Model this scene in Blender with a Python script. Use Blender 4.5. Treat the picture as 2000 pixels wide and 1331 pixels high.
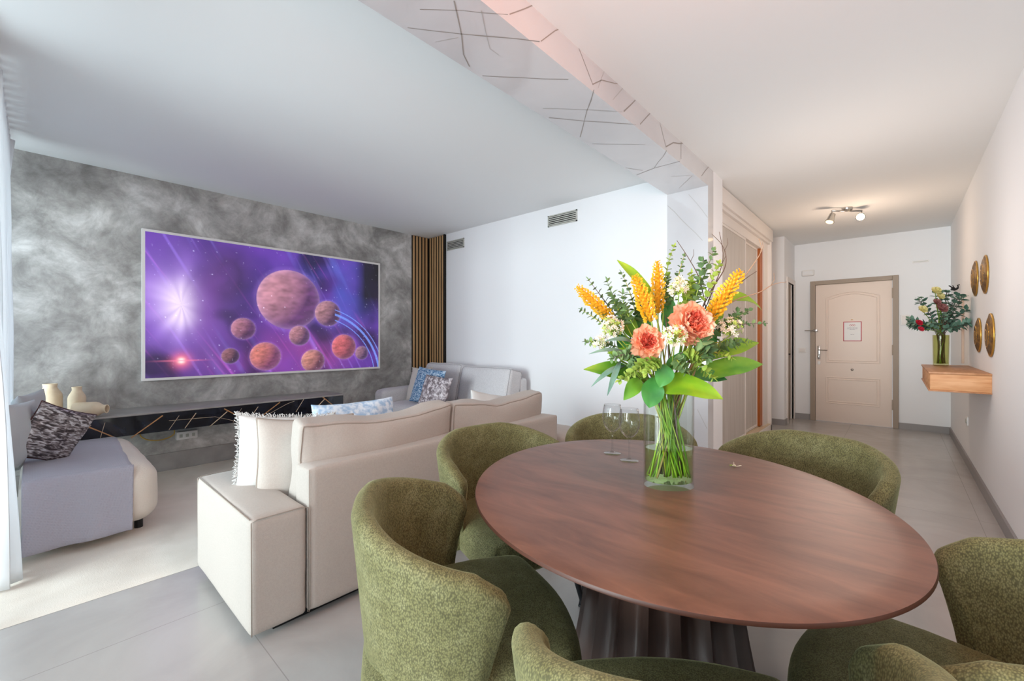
import bpy, bmesh, math, random
from mathutils import Vector, Matrix, noise
R = math.radians
for o in list(bpy.data.objects): bpy.data.objects.remove(o)
S = bpy.context.scene
C = S.collection

# ------------------------------------------------------------------ camera, world, light, exposure
HC, FPX, YAW = 1.2, 838.0, R(42)
cam = bpy.data.objects.new('camera', bpy.data.cameras.new('camera')); C.objects.link(cam)
cam.location = (0, 0, HC); cam.rotation_euler = (R(90), 0, YAW)
cam.data.lens = 36 * FPX / 2000; cam.data.sensor_width = 36; cam.data.clip_start = 0.02
S.camera = cam
S.view_settings.view_transform = 'Standard'; S.view_settings.look = 'None'
S.view_settings.gamma = 1; S.view_settings.use_curve_mapping = False
S.view_settings.exposure = 0.19
S.cycles.max_bounces = 12; S.cycles.diffuse_bounces = 6; S.cycles.glossy_bounces = 5
S.cycles.transmission_bounces = 12; S.cycles.transparent_max_bounces = 12
S.cycles.caustics_reflective = False
S.cycles.sample_clamp_indirect = 4.0
W = bpy.data.worlds.new('world'); S.world = W; W.use_nodes = True
W.node_tree.nodes['Background'].inputs[0].default_value = (0.80, 0.90, 1.0, 1)
W.node_tree.nodes['Background'].inputs[1].default_value = 1.2

def area(name, loc, rot, sx, sy, power, col):
    l = bpy.data.lights.new(name, 'AREA'); l.shape = 'RECTANGLE'; l.size = sx; l.size_y = sy
    l.energy = power; l.color = col
    o = bpy.data.objects.new(name, l); C.objects.link(o); o.location = loc; o.rotation_euler = rot
    return o
def point(name, loc, power, col, rad=0.05):
    l = bpy.data.lights.new(name, 'POINT'); l.energy = power; l.color = col; l.shadow_soft_size = rad
    o = bpy.data.objects.new(name, l); C.objects.link(o); o.location = loc
    return o
area('daylight_living', (-3.75, -0.45, 1.3), (R(100), 0, 0), 1.8, 2.0, 34, (0.78, 0.91, 1.0))
area('daylight_dining', (-0.45, -0.95, 1.25), (R(90), 0, 0), 1.6, 2.3, 26, (0.86, 0.94, 1.0))
area('sky_beyond_living', (-3.4, -6.5, 1.5), (R(90), 0, 0), 4.5, 2.6, 590, (0.82, 0.93, 1.0))
area('sky_beyond_dining', (-0.6, -7.0, 1.5), (R(90), 0, 0), 2.0, 2.2, 420, (0.93, 0.95, 1.0))
point('dining_lamp_light', (-0.25, 0.9, 2.15), 19, (1.0, 0.27, 0.08), 0.16)
point('hall_lamp_light', (-0.36, 6.0, 2.1), 11, (1.0, 0.74, 0.55), 0.12)
point('hall_mid_fill', (-0.35, 3.8, 1.7), 14, (1.0, 0.84, 0.74), 0.3)  # added fill hanging mid-air to brighten the hall, no fixture there

# ------------------------------------------------------------------ pixel -> place helpers
cs, sn = math.cos(YAW), math.sin(YAW)
FW = Vector((-sn, cs, 0)); RT = Vector((cs, sn, 0)); UP = Vector((0, 0, 1))
def ray(u, v=665.5):
    return RT * ((u - 1000) / FPX) + FW + UP * ((665.5 - v) / FPX)
def at_x(u, v, X):
    r = ray(u, v); return Vector((0, 0, HC)) + r * (X / r.x)
def at_y(u, v, Y):
    r = ray(u, v); return Vector((0, 0, HC)) + r * (Y / r.y)
def at_z(u, v, Z):
    r = ray(u, v); return Vector((0, 0, HC)) + r * ((Z - HC) / r.z)
def at_d(u, v, D):
    return Vector((0, 0, HC)) + ray(u, v) * D

# ------------------------------------------------------------------ materials
def lin(h):
    h = h.lstrip('#'); o = []
    for i in (0, 2, 4):
        x = int(h[i:i+2], 16) / 255
        o.append(x / 12.92 if x <= 0.04045 else ((x + 0.055) / 1.055) ** 2.4)
    return (*o, 1)
def col(c): return lin(c) if isinstance(c, str) else (*c, 1)
class NT:
    def __init__(s, name):
        s.m = bpy.data.materials.new(name); s.m.use_nodes = True; s.t = s.m.node_tree; s.b = s.t.nodes['Principled BSDF']
    def n(s, typ, **kw):
        n = s.t.nodes.new(typ)
        for k, v in kw.items():
            if k in n.inputs: n.inputs[k].default_value = v
            else: setattr(n, k, v)
        return n
    def l(s, a, b): s.t.links.new(a, b)
def bump(N, src, strength, dist):
    b = N.n('ShaderNodeBump'); b.inputs['Strength'].default_value = strength; b.inputs['Distance'].default_value = dist
    N.l(src, b.inputs['Height'])
    prev = N.b.inputs['Normal'].links
    if prev: N.l(prev[0].from_socket, b.inputs['Normal'])
    N.l(b.outputs['Normal'], N.b.inputs['Normal'])
def mat(name, c, rough=0.5, c2=None, nscale=8, detail=4, ramp=(0.35, 0.65), metal=0, bmp=0, bscale=200, bdist=0.002,
        sheen=0, coat=0, stretch=None, trans=0, ior=1.45, dist=0.0, spec=None, c3=None, alpha=None):
    N = NT(name); b = N.b
    b.inputs['Base Color'].default_value = col(c); b.inputs['Roughness'].default_value = rough
    b.inputs['Metallic'].default_value = metal; b.inputs['IOR'].default_value = ior
    if spec is not None: b.inputs['Specular IOR Level'].default_value = spec
    if sheen:
        b.inputs['Sheen Weight'].default_value = sheen; b.inputs['Sheen Roughness'].default_value = 0.4
    if coat: b.inputs['Coat Weight'].default_value = coat; b.inputs['Coat Roughness'].default_value = 0.1
    if trans: b.inputs['Transmission Weight'].default_value = trans
    if c2 or bmp:
        tc = N.n('ShaderNodeTexCoord'); src = tc.outputs['Object']
        if stretch:
            mp = N.n('ShaderNodeMapping'); mp.inputs['Scale'].default_value = stretch; N.l(src, mp.inputs['Vector']); src = mp.outputs['Vector']
    if c2:
        no = N.n('ShaderNodeTexNoise', Scale=nscale, Detail=detail, Distortion=dist); N.l(src, no.inputs['Vector'])
        cr = N.n('ShaderNodeValToRGB'); cr.color_ramp.elements[0].position = ramp[0]; cr.color_ramp.elements[1].position = ramp[1]
        cr.color_ramp.elements[0].color = col(c); cr.color_ramp.elements[1].color = col(c2)
        if c3:
            e = cr.color_ramp.elements.new((ramp[0] + ramp[1]) / 2); e.color = col(c3)
        N.l(no.outputs['Fac'], cr.inputs['Fac']); N.l(cr.outputs['Color'], b.inputs['Base Color'])
    if bmp:
        nb = N.n('ShaderNodeTexNoise', Scale=bscale, Detail=2); N.l(tc.outputs['Object'], nb.inputs['Vector'])
        bump(N, nb.outputs['Fac'], bmp, bdist)
    return N.m

M = {}
M['wall_white'] = mat('wall_white', '#e9eaec', 0.85, bmp=0.15, bscale=60)
M['ceiling_white'] = mat('ceiling_white', '#eaecec', 0.9)
M['trim_white'] = mat('trim_white', '#e2dcd8', 0.45)
M['grey_base'] = mat('grey_base', '#93908f', 0.5)
M['plaster_base'] = mat('plaster_base', '#8a8886', 0.6, '#9d9b99', 6)
M['taupe'] = mat('taupe', '#9c8c7c', 0.5)
M['door_cream'] = mat('door_cream', '#eadace', 0.45)
M['chrome'] = mat('chrome', '#b9b6b2', 0.2, metal=1)
M['dark_metal'] = mat('dark_metal', '#26282b', 0.4, metal=0.6)
M['black'] = mat('black', '#141415', 0.5)
M['white_plastic'] = mat('white_plastic', '#e6e4e2', 0.4)
M['ward_frame'] = mat('ward_frame', '#e3ddd8', 0.5)
M['ward_panel'] = mat('ward_panel', '#c9c3bd', 0.5, '#bdb6af', 3, stretch=(1, 12, 0.6))
M['orange_wood'] = mat('orange_wood', '#b8651c', 0.4, '#9c5013', 3, stretch=(8, 8, 0.5))
M['shelf_wood'] = mat('shelf_wood', '#d9a67a', 0.55, '#c48a5c', 3, stretch=(2, 2, 14), c3='#cf9a6c')
M['shelf_top'] = mat('shelf_top', '#a9764f', 0.45, '#bd8a62', 4, stretch=(8, 1, 1))
M['slat_oak'] = mat('slat_oak', '#c6a174', 0.55, '#b08a5e', 4, stretch=(14, 14, 0.7))
M['slat_black'] = mat('slat_black', '#17140f', 0.8)
M['sofa_beige'] = mat('sofa_beige', '#aba29a', 0.95, '#afa69e', 160, 2, (0.4, 0.6), bmp=0.5, bscale=500, bdist=0.001, sheen=0.15)
M['sofa_piping'] = mat('sofa_piping', '#94897f', 0.9)
M['sofa_grey'] = mat('sofa_grey', '#c2c1c3', 0.95, '#cccbcd', 100, 2, (0.4, 0.6), bmp=0.4, bscale=400, bdist=0.001, sheen=0.15)
M['cream_boucle'] = mat('cream_boucle', '#ddd2c6', 0.95, bmp=0.6, bscale=160, bdist=0.004, sheen=0.2)
M['white_cloth'] = mat('white_cloth', '#cbc9c6', 0.95, bmp=0.4, bscale=200, bdist=0.002)
M['pale_grey_cloth'] = mat('pale_grey_cloth', '#bfc2c4', 0.95, bmp=0.4, bscale=200, bdist=0.002)
M['cream_cushion'] = mat('cream_cushion', '#d4cdc4', 0.95, bmp=0.6, bscale=120, bdist=0.003)
M['blue_cushion'] = mat('blue_cushion', '#3e6c96', 0.8, '#b9cad9', 42, 3, (0.42, 0.6), stretch=(1, 1, 2.2), c3='#7b9cbb', dist=0.5)
M['taupe_cushion'] = mat('taupe_cushion', '#6b6266', 0.6, '#cfcace', 30, 4, (0.4, 0.62), c3='#9a9196', dist=0.6)
M['silver_cushion'] = mat('silver_cushion', '#3d3638', 0.45, '#cfcdcf', 34, 5, (0.4, 0.62), c3='#857b7b', stretch=(0.7, 1, 2.6), dist=0.8, metal=0.15)
M['maroon'] = mat('maroon', '#4a2a2b', 0.8)
M['pale_blue'] = mat('pale_blue', '#9cb8d4', 0.9, '#d6e0ea', 40, 3, (0.4, 0.6))
M['chair_velvet'] = None
M['ceramic'] = mat('ceramic', '#e0cfb4', 0.7, '#d6c3a5', 12, 3)
M['gold'] = mat('gold', '#b98a5c', 0.35, metal=0.3)
M['gold_pale'] = mat('gold_pale', '#c9b59a', 0.4)
M['vein'] = mat('vein', '#98928c', 0.25)
M['vein_faint'] = mat('vein_faint', '#b3b1af', 0.2)
M['white_marble'] = mat('white_marble', '#d3d3d5', 0.05, '#c4c4c7', 1.3, 3, coat=0.6)
M['black_marble'] = mat('black_marble', '#0a0d16', 0.05, '#232a3a', 5, 8, (0.45, 0.75), dist=2.0, coat=0.6)
M['console_top'] = mat('console_top', '#8f8c89', 0.35, '#9d9a96', 8)
def clearglass(name, tint, ior, k=1.0):
    N = NT(name); tr = N.n('ShaderNodeBsdfTransparent'); tr.inputs[0].default_value = col(tint)
    gl = N.n('ShaderNodeBsdfGlossy'); gl.inputs['Roughness'].default_value = 0.02
    lw = N.n('ShaderNodeLayerWeight'); lw.inputs['Blend'].default_value = 0.5
    pw = N.n('ShaderNodeMath', operation='POWER'); pw.inputs[1].default_value = 3.5; N.l(lw.outputs['Facing'], pw.inputs[0])
    ml = N.n('ShaderNodeMath', operation='MULTIPLY_ADD'); ml.inputs[1].default_value = .85*k; ml.inputs[2].default_value = .015*k
    N.l(pw.outputs[0], ml.inputs[0]); mx = N.n('ShaderNodeMixShader'); N.l(ml.outputs[0], mx.inputs[0])
    N.l(tr.outputs[0], mx.inputs[1]); N.l(gl.outputs[0], mx.inputs[2]); N.l(mx.outputs[0], N.t.nodes['Material Output'].inputs['Surface'])
    return N.m
M['glass'] = clearglass('glass', '#fafdfb', 1.5, 1.1)
M['thin_glass'] = clearglass('thin_glass', '#fafbfb', 1.5, 1.0)
M['water'] = clearglass('water', '#eaf6cf', 1.33)
M['olive_glass'] = clearglass('olive_glass', '#eeeed2', 1.5)
M['stem_green'] = mat('stem_green', '#7fa02c', 0.45, '#5c8425', 20)
M['stem_pale'] = mat('stem_pale', '#a3b54e', 0.45, '#7d9a35', 20)
M['stem_olive'] = mat('stem_olive', '#b9b040', 0.45, '#7f8a2c', 20)
M['stem_deep'] = mat('stem_deep', '#4c7028', 0.45, '#6b8a30', 20)
M['bark'] = mat('bark', '#7a6a66', 0.7, '#5d4c46', 40, stretch=(1, 1, 0.2))
M['twig'] = mat('twig', '#5c4a3e', 0.7)
M['twig_tip'] = mat('twig_tip', '#a5876c', 0.7)
def leafmat(name, a, b, rough=0.35, trans=0.25):
    N = NT(name); bb = N.b; bb.inputs['Roughness'].default_value = rough
    tc = N.n('ShaderNodeTexCoord'); no = N.n('ShaderNodeTexNoise', Scale=14.0, Detail=3.0); N.l(tc.outputs['Object'], no.inputs['Vector'])
    cr = N.n('ShaderNodeValToRGB'); cr.color_ramp.elements[0].position = .35; cr.color_ramp.elements[1].position = .68
    cr.color_ramp.elements[0].color = col(a); cr.color_ramp.elements[1].color = col(b)
    N.l(no.outputs['Fac'], cr.inputs['Fac']); N.l(cr.outputs['Color'], bb.inputs['Base Color'])
    tr = N.n('ShaderNodeBsdfTranslucent'); N.l(cr.outputs['Color'], tr.inputs['Color'])
    mx = N.n('ShaderNodeMixShader'); mx.inputs[0].default_value = trans
    N.l(bb.outputs[0], mx.inputs[1]); N.l(tr.outputs[0], mx.inputs[2])
    N.l(mx.outputs[0], N.t.nodes['Material Output'].inputs['Surface'])
    return N.m
M['leaf_bright'] = leafmat('leaf_bright', '#9cc42c', '#76ae28')
M['leaf_mid'] = leafmat('leaf_mid', '#5f9c30', '#86b838')
M['leaf_dark'] = leafmat('leaf_dark', '#3a8040', '#5aa64c')
M['euc_green'] = leafmat('euc_green', '#6c8c5c', '#98b476', 0.6)
M['euc_lime'] = leafmat('euc_lime', '#9cb84c', '#bccf62', 0.6)
M['euc_teal'] = leafmat('euc_teal', '#587f6e', '#7fa48f', 0.6)
M['yellow_bloom'] = leafmat('yellow_bloom', '#f6c020', '#fbdc50', 0.7, 0.2)
M['yellow_core'] = mat('yellow_core', '#d89a18', 0.8)
M['peach_petal'] = leafmat('peach_petal', '#ffc39c', '#ffd4b6', 0.6, 0.4)
M['coral_petal'] = leafmat('coral_petal', '#f2705c', '#fb9c7c', 0.6, 0.35)
M['cream_petal'] = leafmat('cream_petal', '#f3e3cd', '#fbeede', 0.6, 0.3)
M['red_petal'] = leafmat('red_petal', '#c8203a', '#e04058', 0.6, 0.2)
M['protea'] = leafmat('protea', '#8d4c4a', '#b98784', 0.6, 0.2)
M['pale_yellow'] = leafmat('pale_yellow', '#e6dc8c', '#f0eab8', 0.6, 0.2)

def plaster():
    N = NT('grey_swirled_plaster'); b = N.b; b.inputs['Roughness'].default_value = 0.5
    tc = N.n('ShaderNodeTexCoord')
    mp = N.n('ShaderNodeMapping'); mp.inputs['Rotation'].default_value = (R(38), 0, 0); mp.inputs['Scale'].default_value = (1, 1, 1)
    N.l(tc.outputs['Object'], mp.inputs['Vector'])
    a = N.n('ShaderNodeTexNoise', Scale=1.9, Detail=10.0, Roughness=0.62, Distortion=0.7); N.l(mp.outputs[0], a.inputs['Vector'])
    c2 = N.n('ShaderNodeTexNoise', Scale=6.0, Detail=8.0, Roughness=0.72, Distortion=0.5); N.l(mp.outputs[0], c2.inputs['Vector'])
    r1 = N.n('ShaderNodeValToRGB'); e = r1.color_ramp.elements
    e[0].position = 0.34; e[0].color = col('#949290'); e[1].position = 0.68; e[1].color = col('#e4e4e2')
    x = e.new(0.5); x.color = col('#b4b3b0')
    N.l(a.outputs['Fac'], r1.inputs['Fac'])
    r2 = N.n('ShaderNodeValToRGB'); r2.color_ramp.elements[0].position = 0.36; r2.color_ramp.elements[0].color = col('#b0afae')
    r2.color_ramp.elements[1].position = 0.66; r2.color_ramp.elements[1].color = (1, 1, 1, 1)
    N.l(c2.outputs['Fac'], r2.inputs['Fac'])
    mx = N.n('ShaderNodeMix', data_type='RGBA', blend_type='MULTIPLY'); mx.inputs[0].default_value = 0.75
    N.l(r1.outputs[0], mx.inputs[6]); N.l(r2.outputs[0], mx.inputs[7]); N.l(mx.outputs[2], b.inputs['Base Color'])
    bump(N, a.outputs['Fac'], 0.25, 0.02)
    return N.m
M['plaster'] = plaster()

def velvet():
    N = NT('sage_chenille'); b = N.b; b.inputs['Roughness'].default_value = 0.85
    b.inputs['Sheen Weight'].default_value = 0.35; b.inputs['Sheen Roughness'].default_value = 0.35
    b.inputs['Sheen Tint'].default_value = col('#cfd6a0')
    tc = N.n('ShaderNodeTexCoord')
    a = N.n('ShaderNodeTexNoise', Scale=16.0, Detail=8.0, Roughness=0.75); N.l(tc.outputs['Object'], a.inputs['Vector'])
    r1 = N.n('ShaderNodeValToRGB'); e = r1.color_ramp.elements
    e[0].position = 0.30; e[0].color = col('#736f42'); e[1].position = 0.68; e[1].color = col('#97956a')
    x = e.new(0.5); x.color = col('#858255')
    N.l(a.outputs['Fac'], r1.inputs['Fac'])
    mp = N.n('ShaderNodeMapping'); mp.inputs['Scale'].default_value = (1, 1, 0.55); N.l(tc.outputs['Object'], mp.inputs['Vector'])
    w = N.n('ShaderNodeTexVoronoi', Scale=340.0); N.l(mp.outputs[0], w.inputs['Vector'])
    r2 = N.n('ShaderNodeValToRGB'); r2.color_ramp.elements[0].position = 0.0; r2.color_ramp.elements[0].color = (1, 1, 1, 1)
    r2.color_ramp.elements[1].position = 0.75; r2.color_ramp.elements[1].color = col('#85857c')
    N.l(w.outputs['Distance'], r2.inputs['Fac'])
    mx = N.n('ShaderNodeMix', data_type='RGBA', blend_type='MULTIPLY'); mx.inputs[0].default_value = 0.9
    N.l(r1.outputs[0], mx.inputs[6]); N.l(r2.outputs[0], mx.inputs[7]); N.l(mx.outputs[2], b.inputs['Base Color'])
    bump(N, w.outputs['Distance'], -0.5, 0.0015)
    return N.m
M['chair_velvet'] = velvet()

def tablewood():
    N = NT('brown_table_veneer'); b = N.b; b.inputs['Roughness'].default_value = 0.42
    tc = N.n('ShaderNodeTexCoord')
    mp = N.n('ShaderNodeMapping'); mp.inputs['Rotation'].default_value = (0, 0, R(-40)); mp.inputs['Scale'].default_value = (1.2, 5.0, 1)
    N.l(tc.outputs['Object'], mp.inputs['Vector'])
    a = N.n('ShaderNodeTexNoise', Scale=3.2, Detail=8.0, Roughness=0.62, Distortion=0.6); N.l(mp.outputs[0], a.inputs['Vector'])
    r1 = N.n('ShaderNodeValToRGB'); e = r1.color_ramp.elements
    e[0].position = 0.3; e[0].color = col('#57392c'); e[1].position = 0.72; e[1].color = col('#7c5644')
    N.l(a.outputs['Fac'], r1.inputs['Fac']); N.l(r1.outputs[0], b.inputs['Base Color'])
    bump(N, a.outputs['Fac'], 0.08, 0.004)
    return N.m
M['table_top'] = tablewood()
M['table_edge'] = mat('table_edge', '#4b2c20', 0.45)
M['table_base'] = mat('table_base', '#3d2d28', 0.30, '#4b3932', 4, stretch=(6, 6, 0.4))

def tiles():
    N = NT('grey_porcelain_tile'); b = N.b; b.inputs['Roughness'].default_value = 0.24
    tc = N.n('ShaderNodeTexCoord')
    mp = N.n('ShaderNodeMapping'); mp.inputs['Location'].default_value = (0.50, -0.597, 0); N.l(tc.outputs['Object'], mp.inputs['Vector'])
    br = N.n('ShaderNodeTexBrick', Scale=1.0, offset=0.0, squash=1.0); br.inputs['Mortar Size'].default_value = 0.0018
    br.inputs['Brick Width'].default_value = 0.9; br.inputs['Row Height'].default_value = 0.9; br.inputs['Mortar Smooth'].default_value = 0.1
    N.l(mp.outputs[0], br.inputs['Vector'])
    no = N.n('ShaderNodeTexNoise', Scale=2.2, Detail=7.0, Roughness=0.6, Distortion=0.8); N.l(tc.outputs['Object'], no.inputs['Vector'])
    r1 = N.n('ShaderNodeValToRGB'); e = r1.color_ramp.elements
    e[0].position = 0.3; e[0].color = col('#a6a29f'); e[1].position = 0.7; e[1].color = col('#b4b0ad')
    N.l(no.outputs['Fac'], r1.inputs['Fac'])
    mx = N.n('ShaderNodeMix', data_type='RGBA'); N.l(br.outputs['Fac'], mx.inputs[0]); N.l(r1.outputs[0], mx.inputs[6])
    mx.inputs[7].default_value = col('#96928f'); N.l(mx.outputs[2], b.inputs['Base Color'])
    return N.m
M['tiles'] = tiles()
M['rug'] = mat('rug', '#e4dcd1', 0.95, '#d8cfc3', 3, 6, (0.35, 0.7), bmp=0.3, bscale=220, bdist=0.002, dist=1.0)

def throwmat():
    N = NT('grey_quilted_throw'); b = N.b; b.inputs['Roughness'].default_value = 0.8; b.inputs['Base Color'].default_value = col('#a7a6b2')
    b.inputs['Sheen Weight'].default_value = 0.2
    tc = N.n('ShaderNodeTexCoord')
    hs = []
    for rx in (40, -40):
        mp = N.n('ShaderNodeMapping'); mp.inputs['Rotation'].default_value = (R(rx), R(rx), R(rx)); N.l(tc.outputs['Object'], mp.inputs['Vector'])
        w = N.n('ShaderNodeTexWave', Scale=26.0); w.bands_direction = 'Y'; N.l(mp.outputs[0], w.inputs['Vector']); hs.append(w)
    m = N.n('ShaderNodeMath', operation='MULTIPLY'); N.l(hs[0].outputs['Fac'], m.inputs[0]); N.l(hs[1].outputs['Fac'], m.inputs[1])
    bump(N, m.outputs[0], 0.35, 0.004)
    return N.m
M['throw'] = throwmat()
def emit(name, c, s):
    N = NT(name); N.b.inputs['Base Color'].default_value = (0, 0, 0, 1); N.b.inputs['Emission Color'].default_value = col(c); N.b.inputs['Emission Strength'].default_value = s
    return N.m
M['bulb'] = emit('bulb', '#ffe0b0', 9)

# ------------------------------------------------------------------ object helpers
def root(name, label, cat, loc=(0, 0, 0), rz=0, group=None, kind=None):
    o = bpy.data.objects.new(name, None); C.objects.link(o); o.empty_display_size = 0.05
    o.location = loc; o.rotation_euler = (0, 0, rz)
    return tag(o, label, cat, group, kind)
def tag(o, label=None, cat=None, group=None, kind=None):
    if label: o['label'] = label
    if cat: o['category'] = cat
    if group: o['group'] = group
    if kind: o['kind'] = kind
    return o
def link(name, me, mats, parent=None, smooth=True, loc=None):
    for m in (mats if isinstance(mats, (list, tuple)) else [mats]): me.materials.append(m)
    if smooth:
        for p in me.polygons: p.use_smooth = True
    o = bpy.data.objects.new(name, me); C.objects.link(o); o.parent = parent
    if loc is not None: o.location = loc
    return o
def done(name, bm, mats, parent=None, smooth=False, loc=None, auto=None):
    bmesh.ops.recalc_face_normals(bm, faces=bm.faces)
    me = bpy.data.meshes.new(name); bm.to_mesh(me); bm.free()
    o = link(name, me, mats, parent, smooth or auto is not None, loc)
    if auto is not None:
        for e in me.edges: pass
        try: me.set_sharp_from_angle(angle=R(auto))
        except Exception: pass
    return o
def bx(bm, x0, x1, y0, y1, z0, z1, bev=0, mi=0, seg=2):
    g = bmesh.ops.create_cube(bm, size=1)['verts']
    bmesh.ops.scale(bm, vec=(abs(x1-x0), abs(y1-y0), abs(z1-z0)), verts=g)
    bmesh.ops.translate(bm, vec=((x0+x1)/2, (y0+y1)/2, (z0+z1)/2), verts=g)
    fs = set(f for v in g for f in v.link_faces)
    for f in fs: f.material_index = mi
    if bev:
        es = list(set(e for v in g for e in v.link_edges))
        bmesh.ops.bevel(bm, geom=es, offset=bev, segments=seg, affect='EDGES', profile=0.5)
    return bm
def box(name, x0, x1, y0, y1, z0, z1, m, parent=None, bev=0, seg=2):
    bm = bmesh.new(); bx(bm, x0, x1, y0, y1, z0, z1, bev, 0, seg)
    return done(name, bm, m, parent, auto=30 if bev else None)
def struct(o): o['kind'] = 'structure'; return o
def lathe(bm, prof, n=32, c=(0, 0, 0), mi=0, sx=1, sy=1, closed=False):
    rings = []
    for r, z in prof:
        if r < 1e-6: rings.append([bm.verts.new((c[0], c[1], c[2]+z))])
        else: rings.append([bm.verts.new((c[0]+sx*r*math.cos(2*math.pi*i/n), c[1]+sy*r*math.sin(2*math.pi*i/n), c[2]+z)) for i in range(n)])
    pairs = list(zip(rings, rings[1:]))
    if closed: pairs.append((rings[-1], rings[0]))
    for a, b in pairs:
        for i in range(n):
            j = (i+1) % n
            if len(a) == 1 and len(b) == 1: continue
            if len(a) == 1: f = bm.faces.new((a[0], b[j], b[i]))
            elif len(b) == 1: f = bm.faces.new((a[i], a[j], b[0]))
            else: f = bm.faces.new((a[i], a[j], b[j], b[i]))
            f.material_index = mi
    return bm
def tube(bm, pts, rad, n=8, mi=0, cap=True):
    pts = [Vector(p) for p in pts]
    if not isinstance(rad, (list, tuple)): rad = [rad]*len(pts)
    rings = []; pn = None
    for i, p in enumerate(pts):
        t = (pts[min(i+1, len(pts)-1)] - pts[max(i-1, 0)])
        if t.length < 1e-9: t = Vector((0, 0, 1))
        t.normalize()
        if pn is None:
            a = Vector((1, 0, 0)) if abs(t.x) < .8 else Vector((0, 1, 0)); nn = t.cross(a).normalized()
        else:
            nn = pn - t * pn.dot(t)
            if nn.length < 1e-6: nn = t.orthogonal()
            nn.normalize()
        pn = nn; b = t.cross(nn)
        rings.append([bm.verts.new(p + (nn*math.cos(2*math.pi*k/n) + b*math.sin(2*math.pi*k/n)) * rad[i]) for k in range(n)])
    for a, b in zip(rings, rings[1:]):
        for k in range(n):
            f = bm.faces.new((a[k], a[(k+1) % n], b[(k+1) % n], b[k])); f.material_index = mi
    if cap:
        for rg in (rings[0][::-1], rings[-1]):
            f = bm.faces.new(rg); f.material_index = mi
    return bm
def bez(p0, p1, p2, p3, n=10):
    p0, p1, p2, p3 = map(Vector, (p0, p1, p2, p3)); o = []
    for i in range(n+1):
        t = i/n; o.append(p0*(1-t)**3 + p1*3*t*(1-t)**2 + p2*3*t*t*(1-t) + p3*t**3)
    return o
def smooth_path(P, n=6):
    P = [Vector(p) for p in P]; o = []
    for i in range(len(P)-1):
        a = P[max(i-1, 0)]; b = P[i]; c = P[i+1]; d = P[min(i+2, len(P)-1)]
        for k in range(n):
            t = k/n
            o.append(0.5*((2*b) + (c-a)*t + (2*a-5*b+4*c-d)*t*t + (3*b-a-3*c+d)*t**3))
    return o + [P[-1]]
def soft_box(name, sx, sy, sz, r, mats, parent=None, loc=(0, 0, 0), n=14, puff=(0, 0, 0), wob=0, seed=0, rot=None, taper=None, seams=()):
    """rounded, slightly cushioned block; puff = outward swelling of the x, y, z faces"""
    bm = bmesh.new(); idx = {}
    def vert(p):
        k = tuple(round(q, 6) for q in p)
        if k not in idx: idx[k] = bm.verts.new(p)
        return idx[k]
    def g(i): # denser near the edges
        t = i/n*2-1; return math.copysign(1-(1-abs(t))**1.35, t)
    for ax in range(3):
        for sg in (-1, 1):
            for i in range(n):
                for j in range(n):
                    q = []
                    for a, b in ((i, j), (i+1, j), (i+1, j+1), (i, j+1)):
                        p = [0, 0, 0]; p[ax] = sg; p[(ax+1) % 3] = g(a); p[(ax+2) % 3] = g(b); q.append(vert(tuple(p)))
                    if sg < 0: q.reverse()
                    try: bm.faces.new(q)
                    except ValueError: pass
    h = (sx/2, sy/2, sz/2)
    loops = {q: [] for q in seams}
    for v in bm.verts:
        u = v.co.copy(); p = Vector((u.x*h[0], u.y*h[1], u.z*h[2]))
        c = Vector([max(-(h[k]-r), min(h[k]-r, p[k])) for k in range(3)])
        d = p-c
        if d.length > 1e-9: p = c + d.normalized()*min(r, d.length if d.length < r else r)
        for k in range(3):
            o1, o2 = (k+1) % 3, (k+2) % 3
            p[k] += u[k]*puff[k]*(1-u[o1]**2)*(1-u[o2]**2)
        if taper: p = taper(p, u)
        if wob:
            q = p*7 + Vector((seed*3.1, seed*1.7, seed)); p += Vector((noise.noise(q), noise.noise(q+Vector((9, 0, 0))), noise.noise(q+Vector((0, 9, 0)))))*wob
        v.co = p
        for ax, sg in seams:
            a, b = (ax+1) % 3, (ax+2) % 3
            if abs(u[ax]-sg) < 1e-5 and max(abs(u[a]), abs(u[b])) > 1-1e-5: loops[ax, sg].append((math.atan2(u[b], u[a]), v))
    if rot is not None: bmesh.ops.rotate(bm, verts=bm.verts, matrix=rot)
    bmesh.ops.translate(bm, verts=bm.verts, vec=loc)
    ctr = Vector(loc); SP_ = bmesh.new() if seams else None
    for q in seams:
        pts = [v.co + (v.co-ctr).normalized()*.001 for _, v in sorted(loops[q], key=lambda t: t[0])]
        tube(SP_, pts+[pts[0]], SEAM_R, 6, cap=False)
    o = done(name, bm, mats, parent, True)
    if seams: done('piping', SP_, M['sofa_piping'] if mats == M['sofa_beige'] else M['grey_piping'], o, True)
    return o
SEAM_R = .0032
M['grey_piping'] = mat('grey_piping', '#9a999c', 0.9)
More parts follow.
